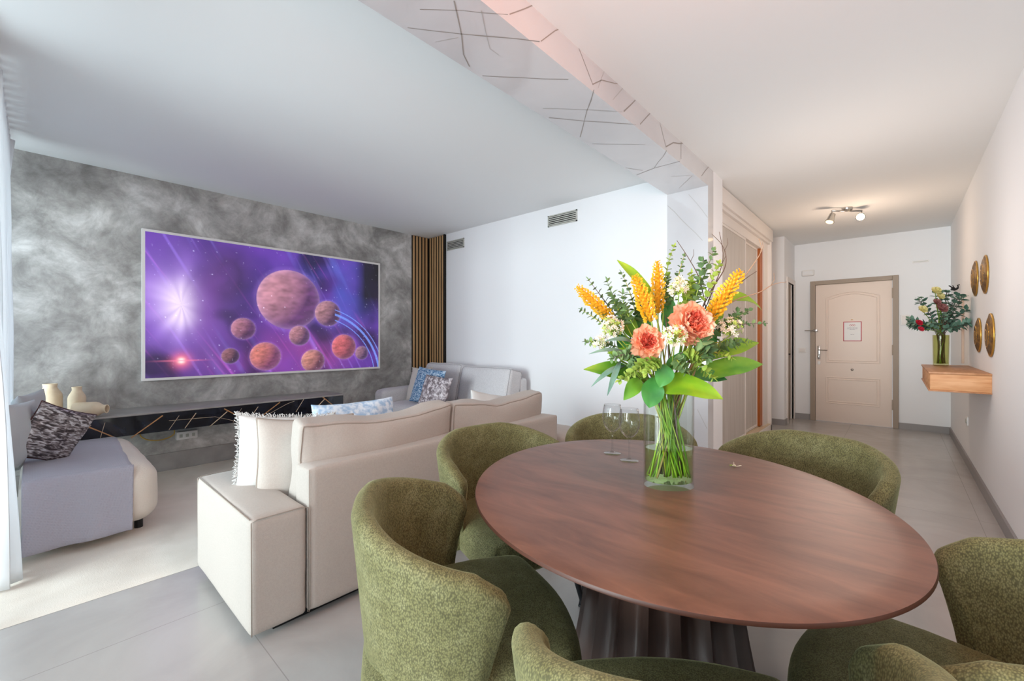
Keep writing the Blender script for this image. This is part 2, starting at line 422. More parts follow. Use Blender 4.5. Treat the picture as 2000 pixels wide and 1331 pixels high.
def pillow_mesh(w, h, t, n=22, seed=0, wob=0.006, pinch=0.07, sag=0.0):
    bm = bmesh.new(); G = {}
    for s in (1, -1):
        for i in range(n+1):
            for j in range(n+1):
                u = math.sin((i/n*2-1)*math.pi/2); v = math.sin((j/n*2-1)*math.pi/2)
                edge = i in (0, n) or j in (0, n)
                if edge and s < 0: G[s, i, j] = G[1, i, j]; continue
                x = u*w/2*(1-pinch*(1-v*v)); z = v*h/2*(1-pinch*(1-u*u))
                y = s*t/2*((1-u*u)*(1-v*v))**0.42
                q = Vector((x*9+seed, z*9, s*5)); z += sag*(1-u*u)*-1 if v > 0 else 0
                k = (1-u*u)*(1-v*v)
                y += noise.noise(q)*wob*min(1, k*4)*2
                G[s, i, j] = bm.verts.new((x + noise.noise(q+Vector((3, 3, 3)))*wob, y, z + noise.noise(q*0.7)*wob))
        for i in range(n):
            for j in range(n):
                q = [G[s, i, j], G[s, i+1, j], G[s, i+1, j+1], G[s, i, j+1]]
                if s > 0: q.reverse()
                bm.faces.new(q)
    rim = [G[1, i, 0].co.copy() for i in range(n)] + [G[1, n, j].co.copy() for j in range(n)] + [G[1, n-i, n].co.copy() for i in range(n)] + [G[1, 0, n-j].co.copy() for j in range(n)]
    return bm, rim
def place(o, loc, rot=(0, 0, 0)): o.location = loc; o.rotation_euler = rot; return o
def ring_tube(bm, rim, rad, n=6):
    tube(bm, rim+[rim[0]], rad, n, cap=False); return bm
def vein(bm, pts, nrm, width, mi, jit=0.004, seed=0):
    """a thin vein inlaid on a plane, following the points"""
    random.seed(seed+len(pts)*7)
    P = []
    for a, b in zip(pts, pts[1:]):
        m = max(1, int((b-a).length/0.09))
        for k in range(m):
            p = a.lerp(b, k/m)
            if P: p = p + Vector([random.uniform(-jit, jit) for _ in range(3)])
            P.append(p)
    P.append(pts[-1]); nrm = Vector(nrm)
    prev = None
    for i, p in enumerate(P):
        p = p - nrm*((p-pts[0]).dot(nrm)) + nrm*0.0008
        t = (P[min(i+1, len(P)-1)]-P[max(i-1, 0)]).normalized(); s = t.cross(nrm).normalized()*width*random.uniform(0.24, 0.48)
        cur = (bm.verts.new(p-s), bm.verts.new(p+s))
        if prev:
            f = bm.faces.new((prev[0], prev[1], cur[1], cur[0])); f.material_index = mi
        prev = cur

# ================================================================== SETTING
XL, XR, YF, YD, ZC = -5.03, 0.5, 3.8, 7.86, 2.67
XP0, XP1 = -1.544, -1.194          # pier and beam, x extent
struct(box('floor', XL-.1, XR+.1, -1.2, YD+.1, -0.12, 0, M['tiles']))
struct(box('ceiling', XL-.1, XR+.1, -1.2, YD+.1, ZC, ZC+.12, M['ceiling_white']))
struct(box('wall_left', XL-.12, XL, -1.2, YF+.12, 0, ZC, M['plaster']))
struct(box('wall_back', XL, XP0, YF, YF+.12, 0, ZC, M['wall_white']))
struct(box('wall_right', XR, XR+.12, -1.2, YD+.12, 0, ZC, M['wall_white']))
# the wall with the entrance door and, round the corner, the side doorway
DX0, DX1 = -0.989, 0.003
bm = bmesh.new()
bx(bm, -2.6, DX0, YD, YD+.12, 0, ZC); bx(bm, DX1, XR, YD, YD+.12, 0, ZC); bx(bm, DX0, DX1, YD, YD+.12, 2.09, ZC)
struct(done('wall_entrance', bm, M['wall_white']))
bm = bmesh.new()
bx(bm, -2.6, XP1, 7.06, 7.16, 0, ZC)
bx(bm, XP1-.1, XP1, 7.16, 7.30, 0, ZC); bx(bm, XP1-.1, XP1, 7.30, 7.78, 2.05, ZC); bx(bm, XP1-.1, XP1, 7.78, YD, 0, ZC)
struct(done('wall_passage', bm, M['wall_white']))
struct(box('wall_wardrobe', XP1-.8, XP1-.7, YF+.12, 7.06, 0, ZC, M['wall_white']))
# window walls behind the camera
bm = bmesh.new()
bx(bm, XL, -4.75, -.6, -.5, 0, ZC); bx(bm, -1.65, -1.45, -1.1, -.5, 0, ZC); bx(bm, -4.75, -1.65, -.6, -.5, 2.42, ZC)
bx(bm, -1.45, -1.30, -1.1, -1.0, 0, ZC); bx(bm, .36, XR, -1.1, -1.0, 0, ZC); bx(bm, -1.30, .36, -1.1, -1.0, 2.52, ZC)
struct(done('wall_window', bm, M['wall_white']))
def window(name, x0, x1, y, z1, n):
    bm = bmesh.new()
    bx(bm, x0, x1, y-.03, y+.03, 0, .05); bx(bm, x0, x1, y-.03, y+.03, z1-.05, z1)
    for k in range(n+1):
        x = x0 + (x1-x0)*k/n; bx(bm, max(x-.03, x0), min(x+.03, x1), y-.03, y+.03, .05, z1-.05)
    w = struct(done(name, bm, M['trim_white']))
    box('window_pane', x0+.03, x1-.03, y-.004, y+.004, .05, z1-.05, M['glass'], w)
window('window_1', -4.75, -1.65, -.55, 2.42, 3)
window('window_2', -1.30, .36, -1.05, 2.52, 2)
# beam with marble cladding
bm = bmesh.new(); bx(bm, XP0, XP1, -1.0, YF, 2.51, ZC)
def V(pts, pl, w, mi, sd=0):
    if pl == 'z': P = [at_z(u, v, 2.51) for u, v in pts]; n = (0, 0, -1)
    if pl == 'x': P = [at_x(u, v, XP1) for u, v in pts]; n = (1, 0, 0)
    if pl == 'y': P = [at_y(u, v, YF) for u, v in pts]; n = (0, -1, 0)
    vein(bm, P, n, w, mi, seed=sd)
for k, (p, w, mi) in enumerate([
    ([(796, 54), (856, 61), (900, 66), (1054, 81)], .007, 1), ([(887, 1), (896, 45), (900, 70), (906, 105), (917, 130)], .007, 1),
    ([(820, 18), (900, 20), (992, 28)], .005, 1), ([(850, 82), (895, 73)], .004, 2), ([(942, 148), (1020, 151), (1110, 155)], .007, 1),
    ([(1072, 230), (1140, 237), (1242, 243)], .007, 1), ([(1160, 175), (1142, 235), (1133, 268)], .007, 1), ([(1157, 281), (1260, 283)], .006, 2),
    ([(1243, 342), (1280, 328), (1328, 315)], .009, 1), ([(1302, 294), (1278, 328)], .007, 1), ([(1222, 328), (1255, 333)], .007, 1),
    ([(1352, 343), (1326, 368)], .008, 2), ([(1060, 212), (1215, 218)], .006, 2), ([(940, 20), (955, 95), (975, 108)], .005, 2), ([(1310, 345), (1350, 343)], .006, 2)]):
    V(p, 'z', w, mi, k)
for k, (p, w, mi) in enumerate([
    ([(995, 28), (1025, 18), (1057, 3)], .007, 1), ([(1056, 81), (1085, 62), (1105, 52)], .007, 1), ([(1120, 67), (1158, 166)], .005, 1),
    ([(1157, 165), (1175, 155), (1200, 164), (1223, 165)], .010, 1), ([(1185, 128), (1168, 172)], .005, 2), ([(1197, 195), (1220, 168)], .007, 2),
    ([(1218, 218), (1247, 189)], .010, 1), ([(1250, 243), (1275, 216)], .010, 1), ([(1286, 229), (1300, 285)], .007, 1),
    ([(1300, 287), (1315, 279), (1336, 280)], .012, 1), ([(1330, 270), (1330, 311)], .010, 1), ([(1370, 344), (1384, 326)], .010, 1)]):
    V(p, 'x', w, mi, 40+k)
struct(done('trim_1', bm, [M['white_marble'], M['vein'], M['vein_faint']]))
bm = bmesh.new(); bx(bm, XP0, XP1, YF, 3.94, 0, 2.51); bx(bm, XP0, XP1, YF+.0005, 3.94, 2.51, ZC)
V([(1304, 402), (1372, 470)], 'y', .008, 2, 90); V([(1345, 380), (1382, 425)], 'y', .006, 2, 91); V([(1362, 800), (1381, 838)], 'y', .006, 2, 92)
V([(1310, 560), (1382, 620)], 'y', .006, 2, 93)
struct(done('trim_2', bm, [M['white_marble'], M['vein'], M['vein_faint']]))
struct(box('wall_pier', XP1-.7, XP1, 3.94, 4.20, 0, ZC, M['wall_white']))
# baseboards
struct(box('baseboard_left', XL, XL+.014, -.5, YF-.02, 0, .16, M['plaster_base']))
struct(box('baseboard_right', XR-.014, XR, -1, YD, 0, .085, M['grey_base']))
bm = bmesh.new(); bx(bm, DX1+.0, XR-.014, YD-.014, YD, 0, .085); bx(bm, XP1, DX0, YD-.014, YD, 0, .085); bx(bm, -1.9, XP1+.014, 7.046, 7.06, 0, .085)
bx(bm, XP1, XP1+.014, 7.06, 7.22, 0, .085)
struct(done('baseboard_entrance', bm, M['grey_base']))
# side doorway in the passage wall
bm = bmesh.new()
bx(bm, XP1-.02, XP1+.012, 7.22, 7.30, 0, 2.12); bx(bm, XP1-.02, XP1+.012, 7.78, 7.85, 0, 2.12); bx(bm, XP1-.02, XP1+.012, 7.30, 7.78, 2.05, 2.12)
d2 = struct(done('door_2', bm, M['trim_white']))
box('door_leaf', XP1-.07, XP1-.04, 7.30, 7.78, 0.003, 2.05, M['taupe'], d2)
bm = bmesh.new(); tube(bm, [(XP1-.04, 7.36, 1.0), (XP1+.01, 7.36, 1.0)], .012, 10); tube(bm, [(XP1+.01, 7.36, 1.0), (XP1+.01, 7.44, 1.0)], .009, 10)
done('door_handle', bm, M['black'], d2, True)

# entrance door
bm = bmesh.new(); fy = YD-.035
bx(bm, DX0, DX0+.062, fy, YD+.05, 0, 2.09, .004); bx(bm, DX1-.062, DX1, fy, YD+.05, 0, 2.09, .004); bx(bm, DX0+.062, DX1-.062, fy, YD+.05, 2.03, 2.09, .004)
door = struct(done('door_1', bm, M['taupe']))
LX0, LX1 = DX0+.064, DX1-.064
bm = bmesh.new(); bx(bm, LX0, LX1, YD-.015, YD+.03, 0.004, 2.028, .003)
def moulding(bm, x0, x1, z0, z1, arch=0, y=YD-.015, r=.009):
    pts = [(x0, y, z1), (x0, y, z0), (x1, y, z0), (x1, y, z1)]
    top = [(x1 + (x0-x1)*k/14, y, z1 + arch*math.sin(math.pi*k/14)) for k in range(15)]
    loop = [Vector(p) for p in pts] + [Vector(p) for p in top[1:]]
    tube(bm, loop, r, 6, cap=False)
w_ = LX1-LX0
for ins in (0, .028):
    moulding(bm, LX0+.13+ins, LX1-.13-ins, .88+ins, 1.83-ins, .07)
    moulding(bm, LX0+.13+ins, LX1-.13-ins, .28+ins, .66-ins, 0)
done('door_leaf', bm, M['door_cream'], door, auto=40)
bm = bmesh.new()
bx(bm, LX0+.025, LX0+.06, YD-.025, YD-.015, .92, 1.12, .003); tube(bm, [(LX0+.042, YD-.02, 1.06), (LX0+.042, YD-.07, 1.06), (LX0+.15, YD-.07, 1.055)], .009, 8)
lathe(bm, [(0, 0), (.016, 0), (.016, .02), (0, .02)], 12, (LX0+.042, YD-.035, .95))
done('door_handle', bm, M['chrome'], door, auto=40)
for z in (.25, 1.0, 1.78): box('hinge', LX1-.004, LX1+.012, YD-.045, YD-.02, z, z+.14, M['taupe'], door, .002)
bm = bmesh.new(); lathe(bm, [(0, 0), (.018, 0), (.013, .01), (0, .012)], 16); bmesh.ops.rotate(bm, verts=bm.verts, matrix=Matrix.Rotation(R(90), 3, 'X'))
bmesh.ops.translate(bm, verts=bm.verts, vec=((LX0+LX1)/2, YD-.015, .78)); done('door_knob', bm, M['chrome'], door, True)
box('keyhole_cover', LX0+.025, LX0+.06, YD-.02, YD-.014, .84, .89, M['white_plastic'], door, .002)
bm = bmesh.new(); bx(bm, LX0-.02, LX0+.03, YD-.06, YD-.036, 1.33, 1.37, .004); tube(bm, [(LX0-.13, YD-.06, 1.35), (LX0+.01, YD-.055, 1.35)], .007, 8)
done('door_guard', bm, M['chrome'], door, auto=40)
# notice on the door
n0 = at_y(1647, 629, YD-.016); n1 = at_y(1683, 667, YD-.016)
nx0, nx1, nz0, nz1 = n0.x, n1.x, n1.z, n0.z
t = root('door_notice', 'white notice with a thin red border fixed to the cream entrance door', 'notice', (0, 0, 0))
box('paper', nx0, nx1, YD-.019, YD-.016, nz0, nz1, M['white_plastic'], t)
M['red_ink'] = mat('red_ink', '#c4505c', 0.6); M['grey_ink'] = mat('grey_ink', '#a9a0a8', 0.7)
bm = bmesh.new(); y = YD-.0195
for a, b, c_, d in ((nx0, nx1, nz0, nz0+.01), (nx0, nx1, nz1-.01, nz1), (nx0, nx0+.01, nz0, nz1), (nx1-.01, nx1, nz0, nz1)): bx(bm, a, b, y, y+.001, c_, d)
done('border', bm, M['red_ink'], t)
bm = bmesh.new(); mx = (nx0+nx1)/2
for k, dx in enumerate((-.022, 0, .022)): tube(bm, [(mx+dx-.010, y, nz1-.055), (mx+dx-.004, y, nz1-.04), (mx+dx+.004, y, nz1-.04), (mx+dx+.010, y, nz1-.055), (mx+dx, y, nz1-.066), (mx+dx-.010, y, nz1-.055)], .0022, 5)
done('emblem', bm, M['red_ink'], t)
bm = bmesh.new(); random.seed(3)
for k, (dz, w) in enumerate(((.085, .11), (.099, .12), (.113, .06), (.18, .04))):
    x = mx-w/2
    while x < mx+w/2:
        ww = random.uniform(.006, .018); bx(bm, x, min(x+ww, mx+w/2), y, y+.001, nz1-dz-.006, nz1-dz); x += ww+.004
done('printed_lines', bm, M['grey_ink'], t)
bm = bmesh.new(); c0 = at_y(1664, 625, YD-.018); tube(bm, [c0+Vector((-.012, 0, 0)), c0+Vector((.012, 0, 0))], .005, 6); done('adhesive_dot', bm, mat('amber', '#e0b070', .6), t, True)

# ================================================================== WARDROBE
wx = -1.30; y0, y1 = 4.205, 6.50
t = root('sliding_wardrobe', 'tall white sliding-door wardrobe built in along the hallway behind the marble pier', 'wardrobe')
bm = bmesh.new()
bx(bm, wx-.55, wx+.02, y0, y0+.04, 0, 2.48); bx(bm, wx-.55, wx+.06, y1-.05, y1, 0, 2.60); bx(bm, wx-.55, wx+.02, y0, y1, 2.36, 2.48); bx(bm, wx-.55, wx-.5, y0, y1, 0, 2.5)
done('frame', bm, M['ward_frame'], t)
bm = bmesh.new(); bx(bm, wx-.55, wx+.07, y0, y1+.03, 2.50, 2.66, .012); bx(bm, wx-.5, wx+.05, y0, y1+.01, 2.46, 2.50, .006)
done('cornice', bm, M['ward_frame'], t, auto=35)
box('plinth', wx-.55, wx+.06, y0, y1, 0, .10, M['ward_frame'], t, .004)
bm = bmesh.new(); bx(bm, wx-.06, wx+.055, y0+.04, y1-.05, .100, .108); bx(bm, wx-.02, wx-.014, y0+.04, y1-.05, .108, .118)
done('bottom_rail', bm, M['gold_pale'], t)
def slide(a, b, x):
    p = box('sliding_door', x, x+.02, a, b, .118, 2.36, M['ward_panel'], t)
    bm = bmesh.new()
    for q in (a, b-.022): bx(bm, x-.002, x+.028, q, q+.022, .118, 2.36)
    bx(bm, x-.002, x+.026, a, b, .118, .145); bx(bm, x-.002, x+.026, a, b, 2.335, 2.36)
    done('door_edge', bm, M['ward_frame'], p)
ym = at_x(1454, 700, wx).y; ye = at_x(1478, 700, wx-.03).y; yo = at_x(1488, 700, wx).y
slide(y0+.04, ym, wx-.012); slide(ym-.02, ye, wx-.05)
box('jamb', wx-.08, wx+.005, ye, yo, .118, 2.36, M['orange_wood'], t); box('end_post', wx-.08, wx+.02, yo, y1-.05, .108, 2.36, M['ward_frame'], t)

# ================================================================== WALL FITTINGS
def vent(cnr, label, nm='air_vent'):
    (x0, z1), (x1, z0) = cnr
    t = root(nm, label, 'air vent', (0, 0, 0), group='ventilation grilles on the white wall')
    bm = bmesh.new(); yy = YF
    for a, b, c_, d in ((x0, x1, z0, z0+.012), (x0, x1, z1-.012, z1), (x0, x0+.012, z0, z1), (x1-.012, x1, z0, z1)): bx(bm, a, b, yy-.012, yy, c_, d)
    done('frame', bm, M['vent_grey'], t)
    box('backing', x0+.012, x1-.012, yy-.003, yy, z0+.012, z1-.012, M['black'], t)
    n = 5
    bm = bmesh.new()
    for k in range(n):
        z = z0+.012+(z1-z0-.024)*(k+.5)/n; bx(bm, x0+.012, x1-.012, yy-.011, yy-.004, z-.005, z+.005)
    done('louvres', bm, M['vent_grey'], t)
M['vent_grey'] = mat('vent_grey', '#b4b4ac', 0.4)
vent(((-2.88, 2.575), (-2.50, 2.452)), 'larger slotted air vent high on the white wall, further from the wooden slats')
vent(((-4.62, 2.56), (-4.27, 2.435)), 'smaller slotted air vent high on the white wall, right beside the wooden slats')
# ceiling spots
b0 = Vector((-.42, 6.01, ZC))
t = root('ceiling_spotlight', 'small metal ceiling bar with two tilted spotlights in the hallway, one glaring', 'ceiling light', b0)
bm = bmesh.new(); lathe(bm, [(0, -.03), (.045, -.03), (.05, -.02), (.05, 0), (0, 0)], 24); done('ceiling_rose', bm, M['brass'] if 'brass' in M else M['chrome'], t, auto=40)
bm = bmesh.new(); A = RT*-.17+Vector((0, 0, -.035)); B = RT*.16+Vector((0, 0, -.035)); tube(bm, [A, B], .010, 10); done('bar', bm, M['chrome'], t, True)
def spot(p, d, lit):
    h = bmesh.new(); tube(h, [p, p+Vector((0, 0, -.05))], .006, 8)
    d = Vector(d).normalized(); q = p+Vector((0, 0, -.055)); tube(h, [q-d*.03, q-d*.02, q+d*.03, q+d*.075], [.018, .028, .034, .045], 20)
    s_ = done('spot_head', h, M['chrome'], t, auto=40)
    h = bmesh.new(); tube(h, [q+d*.074, q+d*.079], [.038, .036], 20); done('bulb', h, M['bulb'] if lit else M['bulb_dim'], s_)
M['bulb_dim'] = emit('bulb_dim', '#ffd9a8', 2.5)
spot(A, (-.25, -.3, -.9), False); spot(B, (-.1, -.95, -.35), True)
# emergency light, switches, sockets
p = at_y(1566, 541, YD); q = at_y(1591, 527, YD)
t = root('emergency_light', 'small white oval emergency light on the wall above the entrance door corner', 'emergency light')
box('housing', p.x, q.x, YD-.04, YD, p.z, q.z, M['white_plastic'], t, .018, 4)
box('diffuser', p.x+.02, q.x-.02, YD-.046, YD-.038, p.z+.02, q.z-.02, M['wall_white'], t, .004)
def plate(name, label, cat, x0, x1, y0, y1, z0, z1, face):
    t = root(name, label, cat)
    box('plate', x0, x1, y0, y1, z0, z1, M['white_plastic'], t, .003)
    if face == 'y': box('rocker', x0+.015, x1-.015, y0-.005, y0+.002, z0+.015, z1-.015, M['trim_white'], t, .002)
    elif face == 'x':
        bm = bmesh.new(); lathe(bm, [(0, 0), (.019, 0), (.019, .004), (.022, .006), (.024, .004), (.024, 0)], 20)
        bmesh.ops.rotate(bm, verts=bm.verts, matrix=Matrix.Rotation(R(-90), 3, 'Y')); bmesh.ops.translate(bm, verts=bm.verts, vec=(x0+.0, (y0+y1)/2, (z0+z1)/2)); done('socket_well', bm, M['vent_grey'], t, True)
    return t
a = at_y(1567, 686, YD); plate('light_switch', 'white light switch on the narrow wall between side doorway and entrance door', 'light switch', a.x-.05, a.x+.05, YD-.012, YD, a.z-.03, a.z+.05, 'y')
a = at_y(1497.5, 690, 7.06); plate('light_switch', 'white light switch on the white wall end just past the wardrobe', 'light switch', a.x+.0, a.x+.06, 7.048, 7.06, a.z-.04, a.z+.04, 'y')
a = at_y(1769, 624, YD); t = plate('intercom', 'small pale wall keypad just beside the entrance door frame', 'keypad', a.x-.05, a.x+.04, YD-.02, YD, a.z-.08, a.z+.06, 'y')
a = at_y(1800, 511, YD); t = root('cover_plate', 'flat white blanking strip high on the wall over the bouquet on the shelf', 'cover plate'); box('plate', a.x-.09, a.x+.07, YD-.012, YD, a.z-.015, a.z+.015, M['white_plastic'], t, .004); box('seam', a.x-.08, a.x+.06, YD-.0135, YD-.012, a.z-.003, a.z+.003, M['vent_grey'], t)
a = at_x(1891, 823, XR); plate('wall_socket', 'round white socket low on the hallway wall under the wooden shelf', 'socket', XR-.012, XR, a.y-.04, a.y+.04, a.z-.04, a.z+.04, 'x')
a = at_x(1883, 650, XR); box_ = bmesh.new(); bx(box_, XR-.018, XR, a.y-.02, a.y+.02, .965, 1.62, .003)
tag(done('tan_strip', box_, M['strip_tan'] if 'strip_tan' in M else mat('strip_tan', '#cbb3a2', .6), auto=30), 'tan vertical strip running up the wall from the wooden shelf', 'wall strip')  # thin tan upright strip on the wall above the shelf

# round woven wall plates
def disc(u, v, dia, label):
    c = at_x(u, v, XR-.03)
    t = root('wall_plate', label, 'wall decoration', c, 0, 'round gold and brown plates on the hallway wall')
    bm = bmesh.new(); n = 48; r = dia/2
    prof = [(0.0, .030), (r*.25, .032), (r*.55, .026), (r*.8, .012), (r*.97, -.006), (r, -.008), (r*.97, .004), (r*.8, .022), (r*.55, .036), (r*.25, .042), (0, .044)]
    # ribbed dish: radius modulated per rib
    rings = []
    for k, (rr, z) in enumerate(prof):
        if rr == 0: rings.append([bm.verts.new((z, 0, 0))]); continue
        rings.append([bm.verts.new((z + (.004 if i % 2 else -.004)*(rr/r), rr*math.cos(2*math.pi*i/n), rr*math.sin(2*math.pi*i/n))) for i in range(n)])
    for a, b in zip(rings, rings[1:]):
        for i in range(n):
            j = (i+1) % n
            if len(a) == 1: bm.faces.new((a[0], b[i], b[j]))
            elif len(b) == 1: bm.faces.new((a[i], b[0], a[j]))
            else: bm.faces.new((a[i], b[i], b[j], a[j]))
    bmesh.ops.scale(bm, verts=bm.verts, vec=(-.55, 1, 1)); bmesh.ops.translate(bm, verts=bm.verts, vec=(.024, 0, 0))
    done('dish', bm, M['plate_brown'], t, True)
    bm = bmesh.new()
    for rr, x in ((r*.99, -.002), (r*.55, -.018), (r*.25, -.021)):
        tube(bm, [(x + .026, rr*math.cos(2*math.pi*i/40), rr*math.sin(2*math.pi*i/40)) for i in range(41)], .006, 6, cap=False)
    done('gold_rings', bm, M['plate_gold'], t, True)
M['plate_brown'] = mat('plate_brown', '#4a3320', .5, '#8a6430', 30, 3)
M['plate_gold'] = mat('plate_gold', '#c89a4a', .3, metal=.8)
disc(1897, 545, .30, 'yellowish gold ribbed wall plate, upper one nearer the entrance door')
disc(1915, 537, .29, 'dark bronze ribbed wall plate, upper one further from the entrance door')
disc(1903, 655, .28, 'smallest brown ribbed wall plate, lower one nearer the entrance door')
disc(1925, 655, .31, 'large brown ribbed wall plate, lower one nearest above the wooden shelf end')
# black bird hook
c = at_x(1866, 563, XR-.035)
t = root('bird_ornament', 'small black curled bird ornament on the wall above the shelf bouquet', 'wall ornament', c, R(-62)); t.scale = (.5, .5, .5)
bm = bmesh.new()
tube(bm, smooth_path([(0, .10, .05), (0, .07, .07), (0, .04, .055), (0, .05, .02), (0, .02, -.02), (0, -.03, -.04), (0, -.08, -.02)]), [.008]*10+[.012]*10+[.022]*10+[.016]*7, 8)
done('body', bm, M['black'], t, True)
bm = bmesh.new(); tube(bm, smooth_path([(0, -.02, -.03), (0, -.07, .02), (0, -.12, .06)]), [.018]*6+[.012]*6+[.004], 8); tube(bm, smooth_path([(0, .01, -.02), (0, -.03, .02), (0, -.05, .06)]), .009, 8); done('wing', bm, M['black'], t, True)

# floating wooden shelf
t = root('floating_shelf', 'thick light wooden box shelf mounted on the hallway wall', 'shelf')
box('shelf_body', .18, XR, 4.59, 5.96, .822, .945, M['shelf_wood'], t, .003)
box('shelf_top', .172, XR, 4.582, 5.965, .945, .961, M['shelf_top'], t, .003)
box('bottom_panel', .172, XR, 4.582, 5.965, .812, .822, M['shelf_top'], t, .002)

# ================================================================== MEDIA WALL
t = root('floating_console', 'long wall-hung console in glossy black marble with gold veins under the screen', 'console')
cy0, cy1, cx = 0.02, 2.285, -4.575
box('console_top', XL, cx+.004, cy0, cy1+.004, .592, .606, M['console_top'], t, .002)
bm = bmesh.new(); bx(bm, XL, cx, cy0, cy1, .438, .592)
for k, (p, w, mi) in enumerate([
    ([(158, 829), (224, 855)], .013, 1), ([(154, 849), (178, 831)], .008, 2), ([(256, 856), (318, 812)], .012, 1), ([(361, 837), (383, 807)], .007, 2),
    ([(409, 834), (444, 804)], .010, 2), ([(438, 799), (485, 824)], .013, 1), ([(500, 822), (547, 786)], .013, 1), ([(492, 812), (504, 795)], .007, 2),
    ([(629, 775), (661, 799)], .013, 1), ([(611, 804), (634, 780)], .010, 2), ([(578, 805), (594, 779)], .006, 2), ([(330, 822), (420, 815), (470, 826)], .004, 2),
    ([(520, 812), (560, 790), (575, 784)], .004, 2), ([(330, 840), (350, 812)], .004, 2), ([(455, 826), (472, 798)], .004, 2), ([(196, 856), (205, 826)], .004, 2)]):
    vein(bm, [at_x(u, v, cx) for u, v in p], (1, 0, 0), w, mi, .003, k)
done('drawer_front', bm, [M['black_marble'], M['gold'], M['gold_pale']], t)
a = at_x(344, 857, -4.99); b = at_x(386, 842, -4.99)
t = root('power_strip', 'white multi-socket strip fixed under the floating console', 'power strip')
box('housing', XL, XL+.05, a.y, b.y, .27, .345, M['white_plastic'], t, .006)
for k in range(3): y = a.y+.035+k*.048; box('outlet', XL+.05, XL+.052, y-.012, y+.012, .292, .322, M['vent_grey'], t)
t = bmesh.new(); tube(t, smooth_path([(-5.0, .64, .44), (-4.98, .62, .36), (-4.97, .68, .31), (-4.97, .78, .30), (-4.98, .86, .34), (-5.0, .84, .44)]), .005, 6)
tag(done('cable', t, mat('yellow_cable', '#c8a24a', .5), smooth=True), 'yellow cable looping down under the floating console', 'cable')
bx_ = bmesh.new(); a = at_x(618, 815, -5.0)
bx(bx_, XL, XL+.07, 2.0, 2.16, .165, .40, .004); tag(done('cable_box', bx_, M['plaster_base'], auto=30), 'pale upright box on the wall under the far end of the floating console', 'wall box')

